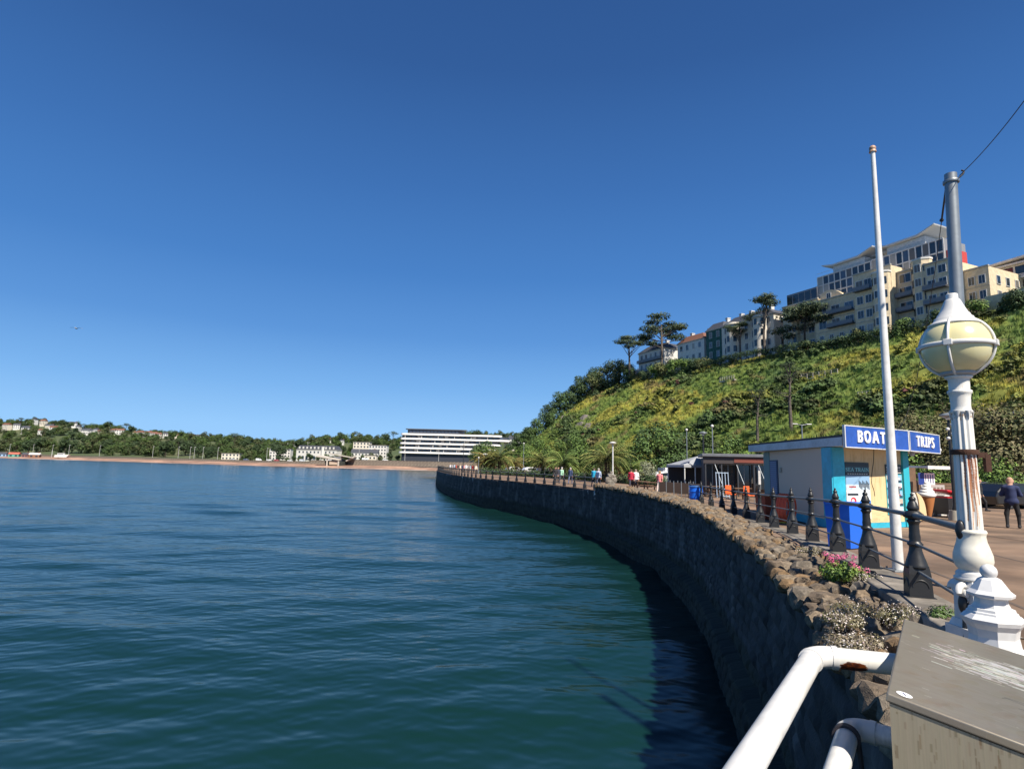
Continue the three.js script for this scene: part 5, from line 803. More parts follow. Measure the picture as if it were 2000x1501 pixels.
{
  const face = (p) => Math.atan2(-p.x, -p.z) + Math.PI; // away from the viewer is 0 turn + PI
  let p = stand(1981, 21.6, .05); p.y = groundY(p.x, p.z);
  person('balding person in navy top and black trousers looking down at hands', p, 2.43, 'phone', [.018, .028, .085], [.012, .012, .014], null, 1.02);
  person('person in dark clothes walking right of the white lamp shaft', place(1916, 33), 1.2, 'walk', [.015, .016, .02], [.015, .015, .018], [.03, .025, .02]);
  const G = { group: 'strollers on the promenade' };
  person('person in turquoise jacket by the pale sculpture', place(1160, 58), 2.6, 'walk', [.02, .34, .55], [.03, .03, .04], [.10, .08, .06], 1, G);
  person('person in blue and white top beside the turquoise jacket', place(1169, 57), 2.8, 'walk', [.35, .42, .55], [.04, .05, .08], [.35, .33, .3], 1, G);
  person('person in red jacket walking with someone in white', place(1233, 52), 2.9, 'walk', [.42, .02, .05], [.04, .04, .06], [.06, .04, .03], 1, G);
  person('person in white shirt and jeans next to the red jacket', place(1242, 52.5), 2.9, 'walk', [.75, .75, .76], [.05, .07, .12], [.25, .2, .16], 1, G);
  person('person in pink top walking past the cafe windbreaks', place(1289, 45), 2.5, 'walk', [.78, .22, .22], [.72, .55, .48], [.3, .2, .1], .97, { ...G, short: 1 });
  person('person in mint green jacket near the full green palm', place(1097, 66), 2.4, 'walk', [.42, .72, .50], [.05, .05, .07], [.5, .5, .5], 1, G);
  person('person in black coat beside the mint green jacket', place(1085, 67), .4, 'walk', [.02, .02, .025], [.03, .03, .035], [.03, .02, .02], 1, G);
  person('second dark-clad person left of the mint green jacket', place(1090, 69), .6, 'stand', [.03, .035, .06], [.03, .03, .035], [.1, .07, .05], 1, G);
  person('person in navy jacket right of the mint green jacket', place(1114, 64), 2.7, 'walk', [.03, .05, .12], [.10, .12, .2], [.4, .38, .35], 1, G);
  const r = mulberry(55), tops = [['white', [.75, .75, .75]], ['grey', [.3, .3, .32]], ['pale blue', [.4, .5, .62]], ['red', [.45, .05, .05]], ['black', [.02, .02, .02]], ['cream', [.7, .62, .5]], ['navy', [.03, .04, .12]], ['pink', [.7, .35, .38]]];
  for (let i = 0; i < 14; i++) { const [n, c] = tops[i % 8]; person(`tiny distant stroller in ${n} top at the far promenade, ${ords(i + 1)} from its end`, place(878 + i * 3.9 + r() * 2, 150 - i * 2.5), r() * 6.28, r() < .5 ? 'walk' : 'stand', c, r() < .5 ? [.03, .03, .04] : [.15, .14, .13], [.1, .08, .06], .97 + .06 * r(), { group: 'distant strollers' }); }
}

{ // bare limestone showing through the headland scrub
  const rockMat = std([.34, .30, .27], .95, { map: mottle, bumpMap: grainBump, bumpScale: .05 });
  [[1147, 812, 7, 9], [1138, 826, 6, 8], [1153, 828, 6, 7]].forEach(([px, py, w, h], i) => { const v = onHill(px, py); if (!v) return; const o = thing('cliff_rock', `bare grey limestone outcrop on the headland cliff, ${ords(i + 1)} from its top`, 'rock', [v.x, v.y - h * .38, v.z], i * 1.1, 'headland rock outcrops'); const g = rockGeos[i].clone(); g.scale(w, h, w * .9); mesh('outcrop', g, rockMat, o); });
  // timber rails of the cliff paths
  [[1702, 778, 5, .5, 'weathered pale rail fence on the cliff path above the kiosk sign'], [1600, 738, 9, .55, 'pale path railing high on the hillside beside the thin pine'], [1420, 745, 5, .5, 'short pale path railing near the middle of the hillside'], [1965, 825, 6, .5, 'pale path railing behind the white lamp globe']].forEach(([px, py, L, h, label]) => { const v = onHill(px, py); if (!v) return; const o = thing('path_railing', label, 'railing', [v.x, v.y + .1, v.z], TURN0, 'cliff path railings'); const m = std([.42, .38, .32], .9); for (let k = 0; k <= 6; k++) mesh('post', box(.12, 1.3, .12, (k / 6 - .5) * L, .55, 0), m, o); mesh('rail', box(L, .1, .06, 0, 1.1, .09), m, o); mesh('rail', box(L, .1, .06, 0, .65, .09), m, o); mesh('path_edge', box(L + .6, .35, 1.2, 0, -.1, -.5), M.stoneTrim, o); });
}
// ================= TERRACE BUILDINGS =================
const TURN = -1.1516; // local x to the right along the terrace, z toward the sea
const bw = { cream: std([.72, .59, .40], .85, { map: fineMottle }), cream2: std([.64, .53, .37], .85, { map: fineMottle }), white: M.whiteWall, grey: std([.20, .21, .23], .7), green: std([.06, .22, .18], .8, { map: mottle }), red: std([.45, .05, .04], .6), pale: std([.76, .69, .58], .85, { map: fineMottle }), frame: std([.62, .63, .64], .5), balcony: std([.10, .10, .11], .6) };
const paneKinds = [M.glassDark, M.glassDark, M.glassDark, std([.34, .33, .30], .6), new THREE.MeshPhysicalMaterial({ color: RGB(.05, .07, .10), roughness: .12, ior: 1.8 }), std([.13, .12, .11], .5)]; const paneRand = mulberry(64);
function windowAt(o, x, y, z, w, h, side = 'z', frame = bw.frame) { // pane set back in a proud frame
  const t = .08, f = side === 'z' ? [box(w + .2, t, .14, x, y + h / 2 + t / 2, z + .05), box(w + .24, t, .2, x, y - h / 2 - t / 2, z + .07), box(t, h, .14, x - w / 2 - t / 2, y, z + .05), box(t, h, .14, x + w / 2 + t / 2, y, z + .05), box(.05, h, .08, x, y, z + .05)] : [box(.14, t, w + .2, x + .05, y + h / 2 + t / 2, z), box(.2, t, w + .24, x + .07, y - h / 2 - t / 2, z), box(.14, h, t, x + .05, y, z - w / 2 - t / 2), box(.14, h, t, x + .05, y, z + w / 2 + t / 2)];
  const g = mesh('window', side === 'z' ? box(w, h, .05, x, y, z + .03) : box(.05, h, w, x + .03, y, z), paneKinds[Math.floor(paneRand() * 6)], o); mesh('frame', f, frame, g);
}
function windowRow(o, x0, x1, n, y, z, w, h, side) { for (let i = 0; i < n; i++) { const t = (i + .5) / n; side === 'x' ? windowAt(o, z, y, lerp(x0, x1, t), w, h, 'x') : windowAt(o, lerp(x0, x1, t), y, z, w, h, 'z'); } }
function bayTower(o, x, z, r, h, storeys, mat) { // canted bay with a parapet
  const pts = [[-r, 0], [-r, r * .55], [-r * .45, r * 1.1], [r * .45, r * 1.1], [r, r * .55], [r, 0]].map(([a, b]) => [x + a, z + b]); mesh('bay', prism(pts, -2, h), mat, o); mesh('bay_parapet', prism(pts.map(([a, b]) => [x + (a - x) * 1.08, z + (b - z) * 1.05]), h, h + .35), M.whiteWall, o);
  for (let k = 0; k < storeys; k++) { const y = h - 1.9 - k * 3.1; windowAt(o, x, y, z + r * 1.1, r * .62, 1.6); const a = Math.atan2(.55, .55); for (const s of [-1, 1]) { const g = box(r * .5, 1.6, .05); g.rotateY(s * a); g.translate(x + s * r * .74, y, z + r * .86); mesh('window', g, M.glassDark, o); } }
}
function balcony(o, x0, x1, y, z, dep = 1.3) { const b = mesh('balcony', box(x1 - x0, .14, dep, (x0 + x1) / 2, y, z + dep / 2), bw.balcony, o); mesh('balustrade', [box(x1 - x0, .06, .05, (x0 + x1) / 2, y + 1.05, z + dep - .04), box(x1 - x0, .8, .02, (x0 + x1) / 2, y + .55, z + dep - .05)], std([.16, .17, .19], .5), b); }
{
  const p = hp(0, 0); const o = thing('cream_hotel', 'large stepped cream hotel with glass penthouses crowning the hill', 'hotel', [p.x, TERR, p.z], TURN); const X = (s) => -s;
  const unit = (s0, s1, q, h, mat, name = 'wall') => mesh(name, prism([[X(s1), -15], [X(s1), q], [X(s0), q], [X(s0), -15]], -3, h), mat, o);
  unit(40.02, 51, 0, 13, bw.cream2); unit(28.02, 40, 1.5, 11.5, bw.cream); unit(19.02, 28, 3, 15, bw.cream); unit(12.52, 19, 1.2, 13.2, bw.cream2); unit(7.02, 12.5, 3, 12.6, bw.cream); unit(2.5, 7, -1.5, 10.4, bw.cream);
  // string courses
  for (const [s0, s1, q, h] of [[40.02, 51, 0, 13], [28.02, 40, 1.5, 11.5], [19.02, 28, 3, 15], [12.52, 19, 1.2, 13.2], [7.02, 12.5, 3, 12.6], [2.5, 7, -1.5, 10.4]]) { mesh('coping', box(s1 - s0 + .2, .3, .5, X((s0 + s1) / 2), h + .15, q), M.stoneTrim, o); for (const y of [3.4, 6.6]) mesh('string_course', box(s1 - s0, .14, .1, X((s0 + s1) / 2), y, q + .05), M.stoneTrim, o); }
  bayTower(o, X(21), 3, 1.9, 13.4, 4, bw.cream); bayTower(o, X(13.2), 1.2, 1.9, 14.2, 4, bw.cream); bayTower(o, X(47.5), 0, 1.5, 11.2, 3, bw.cream);
  windowRow(o, X(45.6), X(41), 2, 1.8, 0, 1.6, 1.5); windowRow(o, X(45.6), X(41), 2, 5.2, 0, 1.6, 1.5); windowRow(o, X(45.6), X(41), 2, 8.4, 0, 1.8, 1.9); windowRow(o, X(45.6), X(41), 2, 11.2, 0, 1.8, 1.6);
  windowRow(o, X(39.5), X(28.6), 4, 1.8, 1.5, 1.0, 1.2); windowRow(o, X(39.5), X(28.6), 3, 5.2, 1.5, 2.0, 1.9); windowRow(o, X(39.5), X(28.6), 3, 8.6, 1.5, 2.2, 1.9); balcony(o, X(36), X(29), 4.0, 1.5); balcony(o, X(38.5), X(29), 7.3, 1.5);
  windowRow(o, X(27.6), X(23.4), 2, 1.8, 3, 1.2, 1.4); windowRow(o, X(27.6), X(23.4), 2, 5.2, 3, 1.4, 1.8); windowRow(o, X(27.6), X(23.4), 2, 8.6, 3, 1.4, 1.8); windowRow(o, X(27.6), X(23.4), 2, 12.2, 3, 1.6, 2.2); balcony(o, X(27.5), X(23.4), 10.7, 3);
  windowRow(o, X(18.8), X(15.4), 2, 1.8, 1.2, .9, 1.1); windowRow(o, X(18.8), X(15.4), 1, 5.2, 1.2, 2.6, 1.9); windowRow(o, X(18.8), X(15.4), 1, 8.6, 1.2, 2.6, 1.9); balcony(o, X(18.9), X(15.3), 4.0, 1.2); balcony(o, X(18.9), X(15.3), 7.3, 1.2); windowRow(o, X(18.8), X(15.4), 1, 11.6, 1.2, 2.4, 1.9);
  for (const y of [1.8, 5.0, 8.2, 11.0]) windowRow(o, X(11.8), X(7.4), 2, y, 3, 1.4, 1.6); balcony(o, X(12), X(7.4), 6.9, 3); balcony(o, X(12), X(7.4), 3.8, 3);
  windowRow(o, X(6.6), X(2.8), 2, 4.8, -1.5, 1.1, 1.7); windowRow(o, X(6.6), X(2.8), 2, 8.0, -1.5, 1.1, 1.7);
  windowRow(o, -13, -3, 3, 4.8, X(2.5), 1.2, 1.7, 'x'); windowRow(o, -13, -3, 3, 8.0, X(2.5), 1.2, 1.7, 'x'); windowRow(o, -1, 2.4, 1, 8.2, X(7.02), 1.2, 1.7, 'x'); windowRow(o, -1, 2.4, 1, 4.8, X(7.02), 1.2, 1.7, 'x');
  // gable with curved top, left of the penthouses
  const gs = new THREE.Shape(); gs.moveTo(-3.2, 0); gs.lineTo(-3.2, 2.2); gs.quadraticCurveTo(0, 4.2, 3.2, .6); gs.lineTo(3.2, 0); const gg = new THREE.ExtrudeGeometry(gs, { depth: 5, bevelEnabled: false }); gg.translate(X(36), 11.5, -5); mesh('curved_gable', gg, bw.cream, o); windowAt(o, X(36.8), 12.9, 0, 1.1, 1.3);
  // glass storeys
  const glazed = (s0, s1, q, y0, y1, floors, bays) => { mesh('glazed_storey', box(s1 - s0, y1 - y0, 8, X((s0 + s1) / 2), (y0 + y1) / 2, q - 4), bw.grey, o); const fh = (y1 - y0) / floors, bwid = (s1 - s0) / bays; for (let f = 0; f < floors; f++) for (let b = 0; b < bays; b++) { const x = X(s1) + (b + .5) * bwid; mesh('pane', box(bwid - .22, fh - .5, .05, x, y0 + (f + .5) * fh, q + .03), paneKinds[Math.floor(paneRand() * 6)], o); } const fr = []; for (let b = 0; b <= bays; b++) fr.push(box(.26, y1 - y0, .12, X(s1) + b * bwid, (y0 + y1) / 2, q + .06)); for (let f = 0; f <= floors; f++) fr.push(box(s1 - s0, .26, .14, X((s0 + s1) / 2), y0 + f * fh, q + .075)); mesh('glazing_bars', fr, bw.white, o); mesh('balustrade', box(s1 - s0, .06, .05, X((s0 + s1) / 2), y1 + .95, q + .3), bw.frame, o); };
  glazed(26.5, 41, -1.6, 12.0, 19.0, 3, 9); glazed(10.5, 26.4, -1.8, 13.3, 19.2, 2, 11); mesh('grey_glazing', box(9.4, 3.6, 8, X(45.6), 14.8, -5), bw.grey, o); for (let k = 0; k < 5; k++) mesh('pane', box(1.6, 2.4, .05, X(49.4 - k * 1.9), 14.9, -.97), M.glassDark, o);
  for (const [s0, s1, y] of [[27.5, 38, 19.1], [13.5, 24, 19.4]]) { const c = X((s0 + s1) / 2), L = s1 - s0; mesh('penthouse', box(L - 2, 1.9, 6, c, y + .95, -5.4), bw.white, o); const rs = new THREE.Shape(); rs.moveTo(-L / 2 - 1.6, .75); rs.lineTo(-L / 2 + 1.4, 0); rs.lineTo(L / 2 - 2.2, .1); rs.lineTo(L / 2 + 1.5, 1.5); rs.lineTo(L / 2 + 1.6, 1.75); rs.lineTo(L / 2 - 2.2, .5); rs.lineTo(-L / 2 + 1.4, .4); rs.lineTo(-L / 2 - 1.6, 1.0); const rg = new THREE.ExtrudeGeometry(rs, { depth: 8.5, bevelEnabled: false }); rg.translate(c, y + 1.92, -10); mesh('wing_roof', rg, std([.60, .60, .60], .6), o); }
  mesh('red_panel', box(1.3, 2.6, 5, X(9.8), 15.2, -5), bw.red, o); 
  mesh('garden_wall', box(13, 3.4, .5, X(-5), 1.4, 2.5), bw.cream2, o);
}
function villa(name, label, s0, s1, q, h, mat, opt = {}) {
  const c = hp((s0 + s1) / 2, 0), o = thing(name, label, 'house', [c.x, TERR + (opt.dy || 0), c.z], TURN, 'villas along the terrace'), L = s1 - s0, dep = opt.dep || 10;
  mesh('wall', prism([[-L / 2, q - dep], [-L / 2, q], [L / 2, q], [L / 2, q - dep]], -4, h), mat, o); mesh('cornice', box(L + .5, .3, dep + .5, 0, h + .15, q - dep / 2), M.stoneTrim, o);
  const st = Math.max(2, Math.round(h / 3.5)), n = Math.max(2, Math.round(L / 3)); for (let k = 0; k < st; k++) { windowRow(o, -L / 2 + .5, L / 2 - .5, n, (k + .55) * h / st, q, 1.1, 1.8); windowRow(o, q - dep + 1, q - 1, 2, (k + .55) * h / st, L / 2, 1.1, 1.7, 'x'); }
  if (opt.bays) for (const bx of opt.bays) { const g = new THREE.CylinderGeometry(2.3, 2.3, h + 1.4, 20); g.translate(bx, (h + 1.4) / 2 - 1, q); mesh('round_bay', g, mat, o); mesh('bay_cornice', lathe([[2.3, h - .5], [2.6, h - .4], [2.6, h - .1], [2.3, h]], 20).translate(bx, 0, q), M.stoneTrim, o); for (let k = 0; k < st; k++) for (const a of [-.9, 0, .9]) { const w = box(.95, 1.8, .1); w.translate(0, (k + .5) * h / st, 2.3); w.rotateY(a); w.translate(bx, 0, q); mesh('window', w, M.glassDark, o); } }
  if (opt.hip) { const rf = new THREE.CylinderGeometry(.6, 1, 2.4, 4); rf.rotateY(Math.PI / 4); rf.scale(L / 1.35, 1, dep / 1.35); rf.translate(0, h + 1.5, q - dep / 2); const r = mesh('roof', flat(rf), opt.roof || M.slate, o); (opt.chim || [0]).forEach((x) => mesh('chimney', [box(.9, 3.2, 1.2, x, h + 2.6, q - dep / 2), box(1.1, .25, 1.4, x, h + 4.3, q - dep / 2)], M.whiteWall, r)); }
  if (opt.balc) for (let k = 1; k < st; k++) balcony(o, -L / 2 + .4, L / 2 - .4, k * h / st, q);
  return o;
}
villa('cream_villa', 'ornate cream villa with round bays left of the hotel', 55, 75, -1, 12.5, bw.pale, { bays: [-5, 5.5], hip: true, chim: [-6.5, -2.5, 5] });
villa('netted_house', 'house wrapped in green scaffold netting beside the cream villa', 75.6, 83, -2, 12.8, bw.green, { hip: true, chim: [1] });
villa('white_villa', 'plain white house with brown roof right of the tall pine', 84, 97, -2, 11, bw.white, { hip: true, roof: M.redTile, chim: [-4.5, 4] });
villa('white_villa', 'white balconied apartment house behind the left-hand pine', 103, 118, -1, 11, bw.white, { balc: true, dep: 12, hip: true, chim: [2] });
villa('white_villa', 'low pale house at the left end of the ridge', 124, 131, -8, 5.2, bw.white, { hip: true, chim: [-2, 2], dy: .5 });
{ // modern white houses at the right edge
  const block = (name, label, px, d, w, y0, y1, k) => { const p = stand(px, d, 30), o = thing(name, label, 'house', [p.x, 30, p.z], TURN, 'modern white houses'); mesh('wall', box(w, y1 - 26, 9, 0, (y1 + 26) / 2 - 30, -4.5), bw.white, o); for (let f = 0; f < 3; f++) { const y = y1 - 30 - 1.7 - f * 3.2; for (let i = 0; i < k; i++) mesh('window', box(w / k - .4, 1.7, .06, -w / 2 + (i + .5) * w / k, y, .04), M.glassDark, o); mesh('floor_band', box(w + .6, .35, 1.2, 0, y + 1.25, .6), bw.white, o); } mesh('roof', (() => { const g = box(w + 2.5, .4, 11, 0, y1 - 29.5, -4); g.rotateZ(.05); return g; })(), bw.white, o); };
  block('modern_house', 'white modern house with tilted roof right of the hotel', 1958, 142, 11, 34, 52.5, 5); block('modern_house', 'white modern block cut by the right picture edge', 2010, 118, 8, 34, 47, 3);
}
// ================= FAR SHORE =================
const SHORE = [[-1400, 980], [-900, 760], [-523, 597], [-207, 473], [-120, 448], [-55, 432], [0, 430], [300, 428], [600, 428]];
const shoreD = (x) => { let i = 0; while (i < SHORE.length - 2 && SHORE[i + 1][0] < x) i++; const [a, b] = [SHORE[i], SHORE[i + 1]]; return lerp(a[1], b[1], clamp((x - a[0]) / (b[0] - a[0]))); };
const curveOf = (tab) => (v) => { let i = 0; while (i < tab.length - 2 && tab[i + 1][0] < v) i++; const [a, b] = [tab[i], tab[i + 1]]; const t = clamp((v - a[0]) / (b[0] - a[0])); return lerp(a[1], b[1], t * t * (3 - 2 * t)); };
const ridge1 = curveOf([[-400, 62], [-60, 62], [100, 56], [200, 45], [330, 33], [420, 27], [560, 20], [650, 28], [780, 26], [1000, 34], [1300, 34]]), ridge2 = curveOf([[-400, 80], [100, 72], [250, 62], [400, 47], [560, 34], [700, 30], [1300, 30]]);
function farY(x, d) { const t = d - shoreD(x) - 36, px = MIDX + FOCAL * x / d; const h = ridge1(px) * smooth(25, 330, t) + Math.max(0, ridge2(px) - ridge1(px)) * smooth(420, 900, t); return .1 + 2.7 * smooth(-190, -125, x) + h + smooth(30, 90, t) * 2.2 * fbm(x * .012, d * .012, 3, 3); }
{
  const rows = []; for (let i = 0; i <= 150; i++) { const x = -1500 + i * 13.4, row = []; for (const t of [36.2, 45, 60, 80, 105, 135, 170, 210, 255, 300, 350, 410, 480, 570, 680, 800, 950, 1150]) { const d = shoreD(x) + t; row.push(V(x, farY(x, d), -d)); } rows.push(row); }
  const land = sheet(rows, 1, (p) => { const n = fbm(p.x * .02, p.z * .02, 6, 4); return mixc([.05, .075, .025], [.09, .10, .04], smooth(-.1, .2, n)); });
  tag(mesh('far_hills', land, std([1, 1, 1], 1, { vertexColors: true }), null, true), 'wooded hills across the bay', 'hill', null, 'structure');
  const sand = []; for (let i = 0; i <= 150; i++) { const x = -1500 + i * 12.2, d = shoreD(x); sand.push([V(x, WATER_Y - .35, -(d - 3)), V(x, WATER_Y + .25, -(d + 4)), V(x, WATER_Y + .85, -(d + 14)), V(x, -1.5, -(d + 34.9))].map((v) => V(v.x, v.y + .1 * noise(v.x * .05, v.z * .05), v.z))); }
  tag(mesh('beach_sand', sheet(sand, .05), std([.66, .40, .28], .95, { map: mottle }), null, true), 'narrow strip of reddish sand along the far shore', 'beach', null, 'structure');
  // foam where small waves break
  const foam = []; for (const [x0, x1, off] of [[-470, -395, 0], [-150, -60, 1], [-88, -60, -2]]) { const rr = []; for (let i = 0; i <= 14; i++) { const x = lerp(x0, x1, i / 14), d = shoreD(x) - 3 + off, w = .4 + 1.3 * Math.sin(i / 14 * 3.14) * (.6 + .4 * noise(i * .7, off)); rr.push([V(x, WATER_Y + .16, -(d - w)), V(x, WATER_Y + .2, -(d + w * .6))]); } foam.push(sheet(rr)); }
  tag(mesh('wave_foam', foam, std([.75, .76, .77], .8)), 'thin white foam of small waves breaking on the beach', 'foam', null, 'stuff');
  // beach wall in lengths
  let n = 0; for (let x = -1000; x < 40; x += 26) { const a = V(x, 0, -(shoreD(x) + 35.5)), b = V(x + 26, 0, -(shoreD(x + 26) + 35.5)), m = a.clone().lerp(b, .5), L = a.distanceTo(b); if (MIDX + FOCAL * m.x / -m.z < -30) continue; const o = thing('beach_wall', `grey stone beach wall across the bay, ${ords(++n)} length counting from the picture's left edge`, 'wall', [m.x, -2.3, m.z], Math.atan2(-(b.z - a.z), b.x - a.x), 'lengths of beach wall'); const up = 2.7 * smooth(-190, -125, m.x); mesh('masonry', box(L + .05, 2.5 + up, .8, 0, 1.25 + up / 2, 0), std([.42, .36, .29], .95, { map: mottle }), o); o.userData.kind = 'thing'; mesh('coping', box(L + .05, .22, 1.1, 0, 2.62 + up, 0), M.concrete, o); }
}
const farGround = (px, py) => { for (let d = 430; d < 1900; d += 2) { const p = at(px, py, d); if (d > shoreD(p.x) + 37 && p.y < farY(p.x, d)) return V(p.x, farY(p.x, d), p.z); } const p = stand(px, 900, 0); p.y = farY(p.x, 900); return p; };
const farAt = (px, t) => { let x = 0, d = 500; for (let i = 0; i < 12; i++) { d = shoreD(x) + 36 + t; x = stand(px, d, 0).x; } return V(x, farY(x, d), -d); };
{ // trees of the far shore: each its own
  const kinds = [['broad dark tree', treeGeo(601, 17, 8.5, 1500, 1.15, PAL.oak.concat(PAL.olive), { y0: 2, gain: .95 })], ['bright green tree', treeGeo(602, 15, 8, 1400, 1.1, PAL.oak.concat(PAL.bright), { y0: 2, gain: .8 })], ['deep green tree', treeGeo(603, 19, 8, 1500, 1.15, PAL.dark, { y0: 2, gain: 1.15 })], ['olive brown tree', treeGeo(604, 15, 9, 1400, 1.15, PAL.olive.concat(PAL.oak), { y0: 1.5, gain: 1 })], ['tall pine-like tree', pineGeo(605, 21, 8.5, 10, 1200, .6)]];
  const r = mulberry(606); let n = 0;
  const row = (px0, px1, step, t0, t1, sc, group, what) => { for (let px = px0; px < px1; px += step * (.7 + .6 * r())) { const k = Math.floor(r() * (r() < .15 ? 5 : 4)), p = farAt(px, lerp(t0, t1, r())); p.y -= .5; putTree('shore_tree', `${kinds[k][0]} ${what}, ${ords(++n)} counting from the left`, 'tree', kinds[k][1], p, sc * (.75 + .5 * r()), r() * 6.28, group); } };
  row(-25, 575, 13, 45, 100, .92, 'trees of the shore park', 'in the shore park across the bay'); n = 0;
  row(-20, 560, 12, 120, 190, 1.0, 'trees on the lower far slope', 'on the lower slope across the bay'); n = 0;
  row(-20, 800, 12, 230, 310, .8, 'trees on the upper far slope', 'on the upper slope across the bay'); n = 0;
  row(-15, 1040, 8, 325, 370, .72, 'trees along the far skyline', 'along the far skyline'); n = 0;
  row(500, 790, 13, 130, 220, .72, 'trees behind the far hotels', 'behind the far white hotels'); n = 0;
  row(440, 780, 17, 18, 34, .42, 'small trees by the far road', 'beside the seafront road across the bay');
  // wooded mass between them
  const im = new THREE.InstancedMesh(leafCloud(640, blobsFor(641, 6, 5, 4, 2), 260, 1.5, PAL.oak.concat(PAL.dark), { gain: 1 }), leafMat, 900); im.name = numbered('far_woodland'); const m4 = new THREE.Matrix4(), C = new THREE.Color(); let i = 0; while (i < 900) { const x = -1100 + r() * 1250, t = 60 + Math.pow(r(), .8) * 900, d = shoreD(x) + 36 + t; const px = MIDX + FOCAL * x / d; if (px < -60 || px > 1080 || (t < 110 && px > 560)) continue; const s = .7 + .6 * r(); m4.compose(V(x, farY(x, d) - 1, -d), new THREE.Quaternion().setFromAxisAngle(V(0, 1, 0), r() * 6), V(s * 1.2, s, s * 1.2)); im.setMatrixAt(i, m4); const v = .7 + .6 * r(); im.setColorAt(i, C.setRGB(v * (.9 + .4 * r()), v, v)); i++; } im.castShadow = im.receiveShadow = true; scene.add(im); tag(im, 'continuous woodland and gardens on the far hills', 'woodland', null, 'stuff');
}
function house(name, label, p, w, dep, h, turn, wall, roof, group, opt = {}) { // gabled or flat, with windows
  const o = thing(name, label, opt.cat || 'house', p, turn, group); mesh('wall', box(w, h + 3, dep, 0, h / 2 - 1.5, 0), wall, o);
  if (opt.flat) mesh('roof', box(w + .8, .4, dep + .8, 0, h + .2, 0), roof, o); else { const s = new THREE.Shape(); s.moveTo(-dep / 2 - .4, 0); s.lineTo(0, dep * .38); s.lineTo(dep / 2 + .4, 0); const g = new THREE.ExtrudeGeometry(s, { depth: w + .6, bevelEnabled: false }); g.translate(0, h, -(w + .6) / 2); g.rotateY(Math.PI / 2); const rf = mesh('roof', g, roof, o); mesh('chimney', box(.9, 2, .9, w * .35, h + dep * .35, 0), M.redTile, rf); }
  const st = Math.max(1, Math.round(h / 3)), n = opt.n || Math.max(2, Math.round(w / 3)); for (let k = 0; k < st; k++) for (let i = 0; i < n; i++) mesh('window', box(w / n * .45, 1.5, .08, -w / 2 + (i + .5) * w / n, (k + .5) * h / st, dep / 2 + .04), M.glassDark, o); return o;
}
{
  const list = [[12, 838], [32, 836], [58, 830], [66, 826], [74, 823], [84, 829], [50, 843], [96, 839], [104, 842], [142, 832], [152, 839], [160, 832], [166, 827], [172, 834], [182, 829], [190, 833], [216, 829], [224, 832], [229, 839], [262, 836], [270, 835], [284, 838], [296, 837], [304, 838], [318, 842], [343, 846], [350, 848], [357, 851], [364, 850], [371, 852], [378, 851], [384, 853], [562, 866], [575, 860], [592, 857], [602, 858], [620, 857], [668, 866], [640, 862]];
  const r = mulberry(909); list.forEach(([px, py], i) => { const p = farGround(px, py + 3), k = p.length() / 800; house('far_house', `small pale house on the far hillside, ${ords(i + 1)} counting from the left`, V(p.x, p.y + 1.5, p.z), (3.6 + 4 * r()) * k, 4.5 * k, (3.2 + 2 * r()) * k, (r() - .5) * .9 + .2, r() < .75 ? M.whiteWall : bw.pale, r() < .6 ? M.slate : M.redTile, 'houses on the far hillside', { flat: false }); });
}
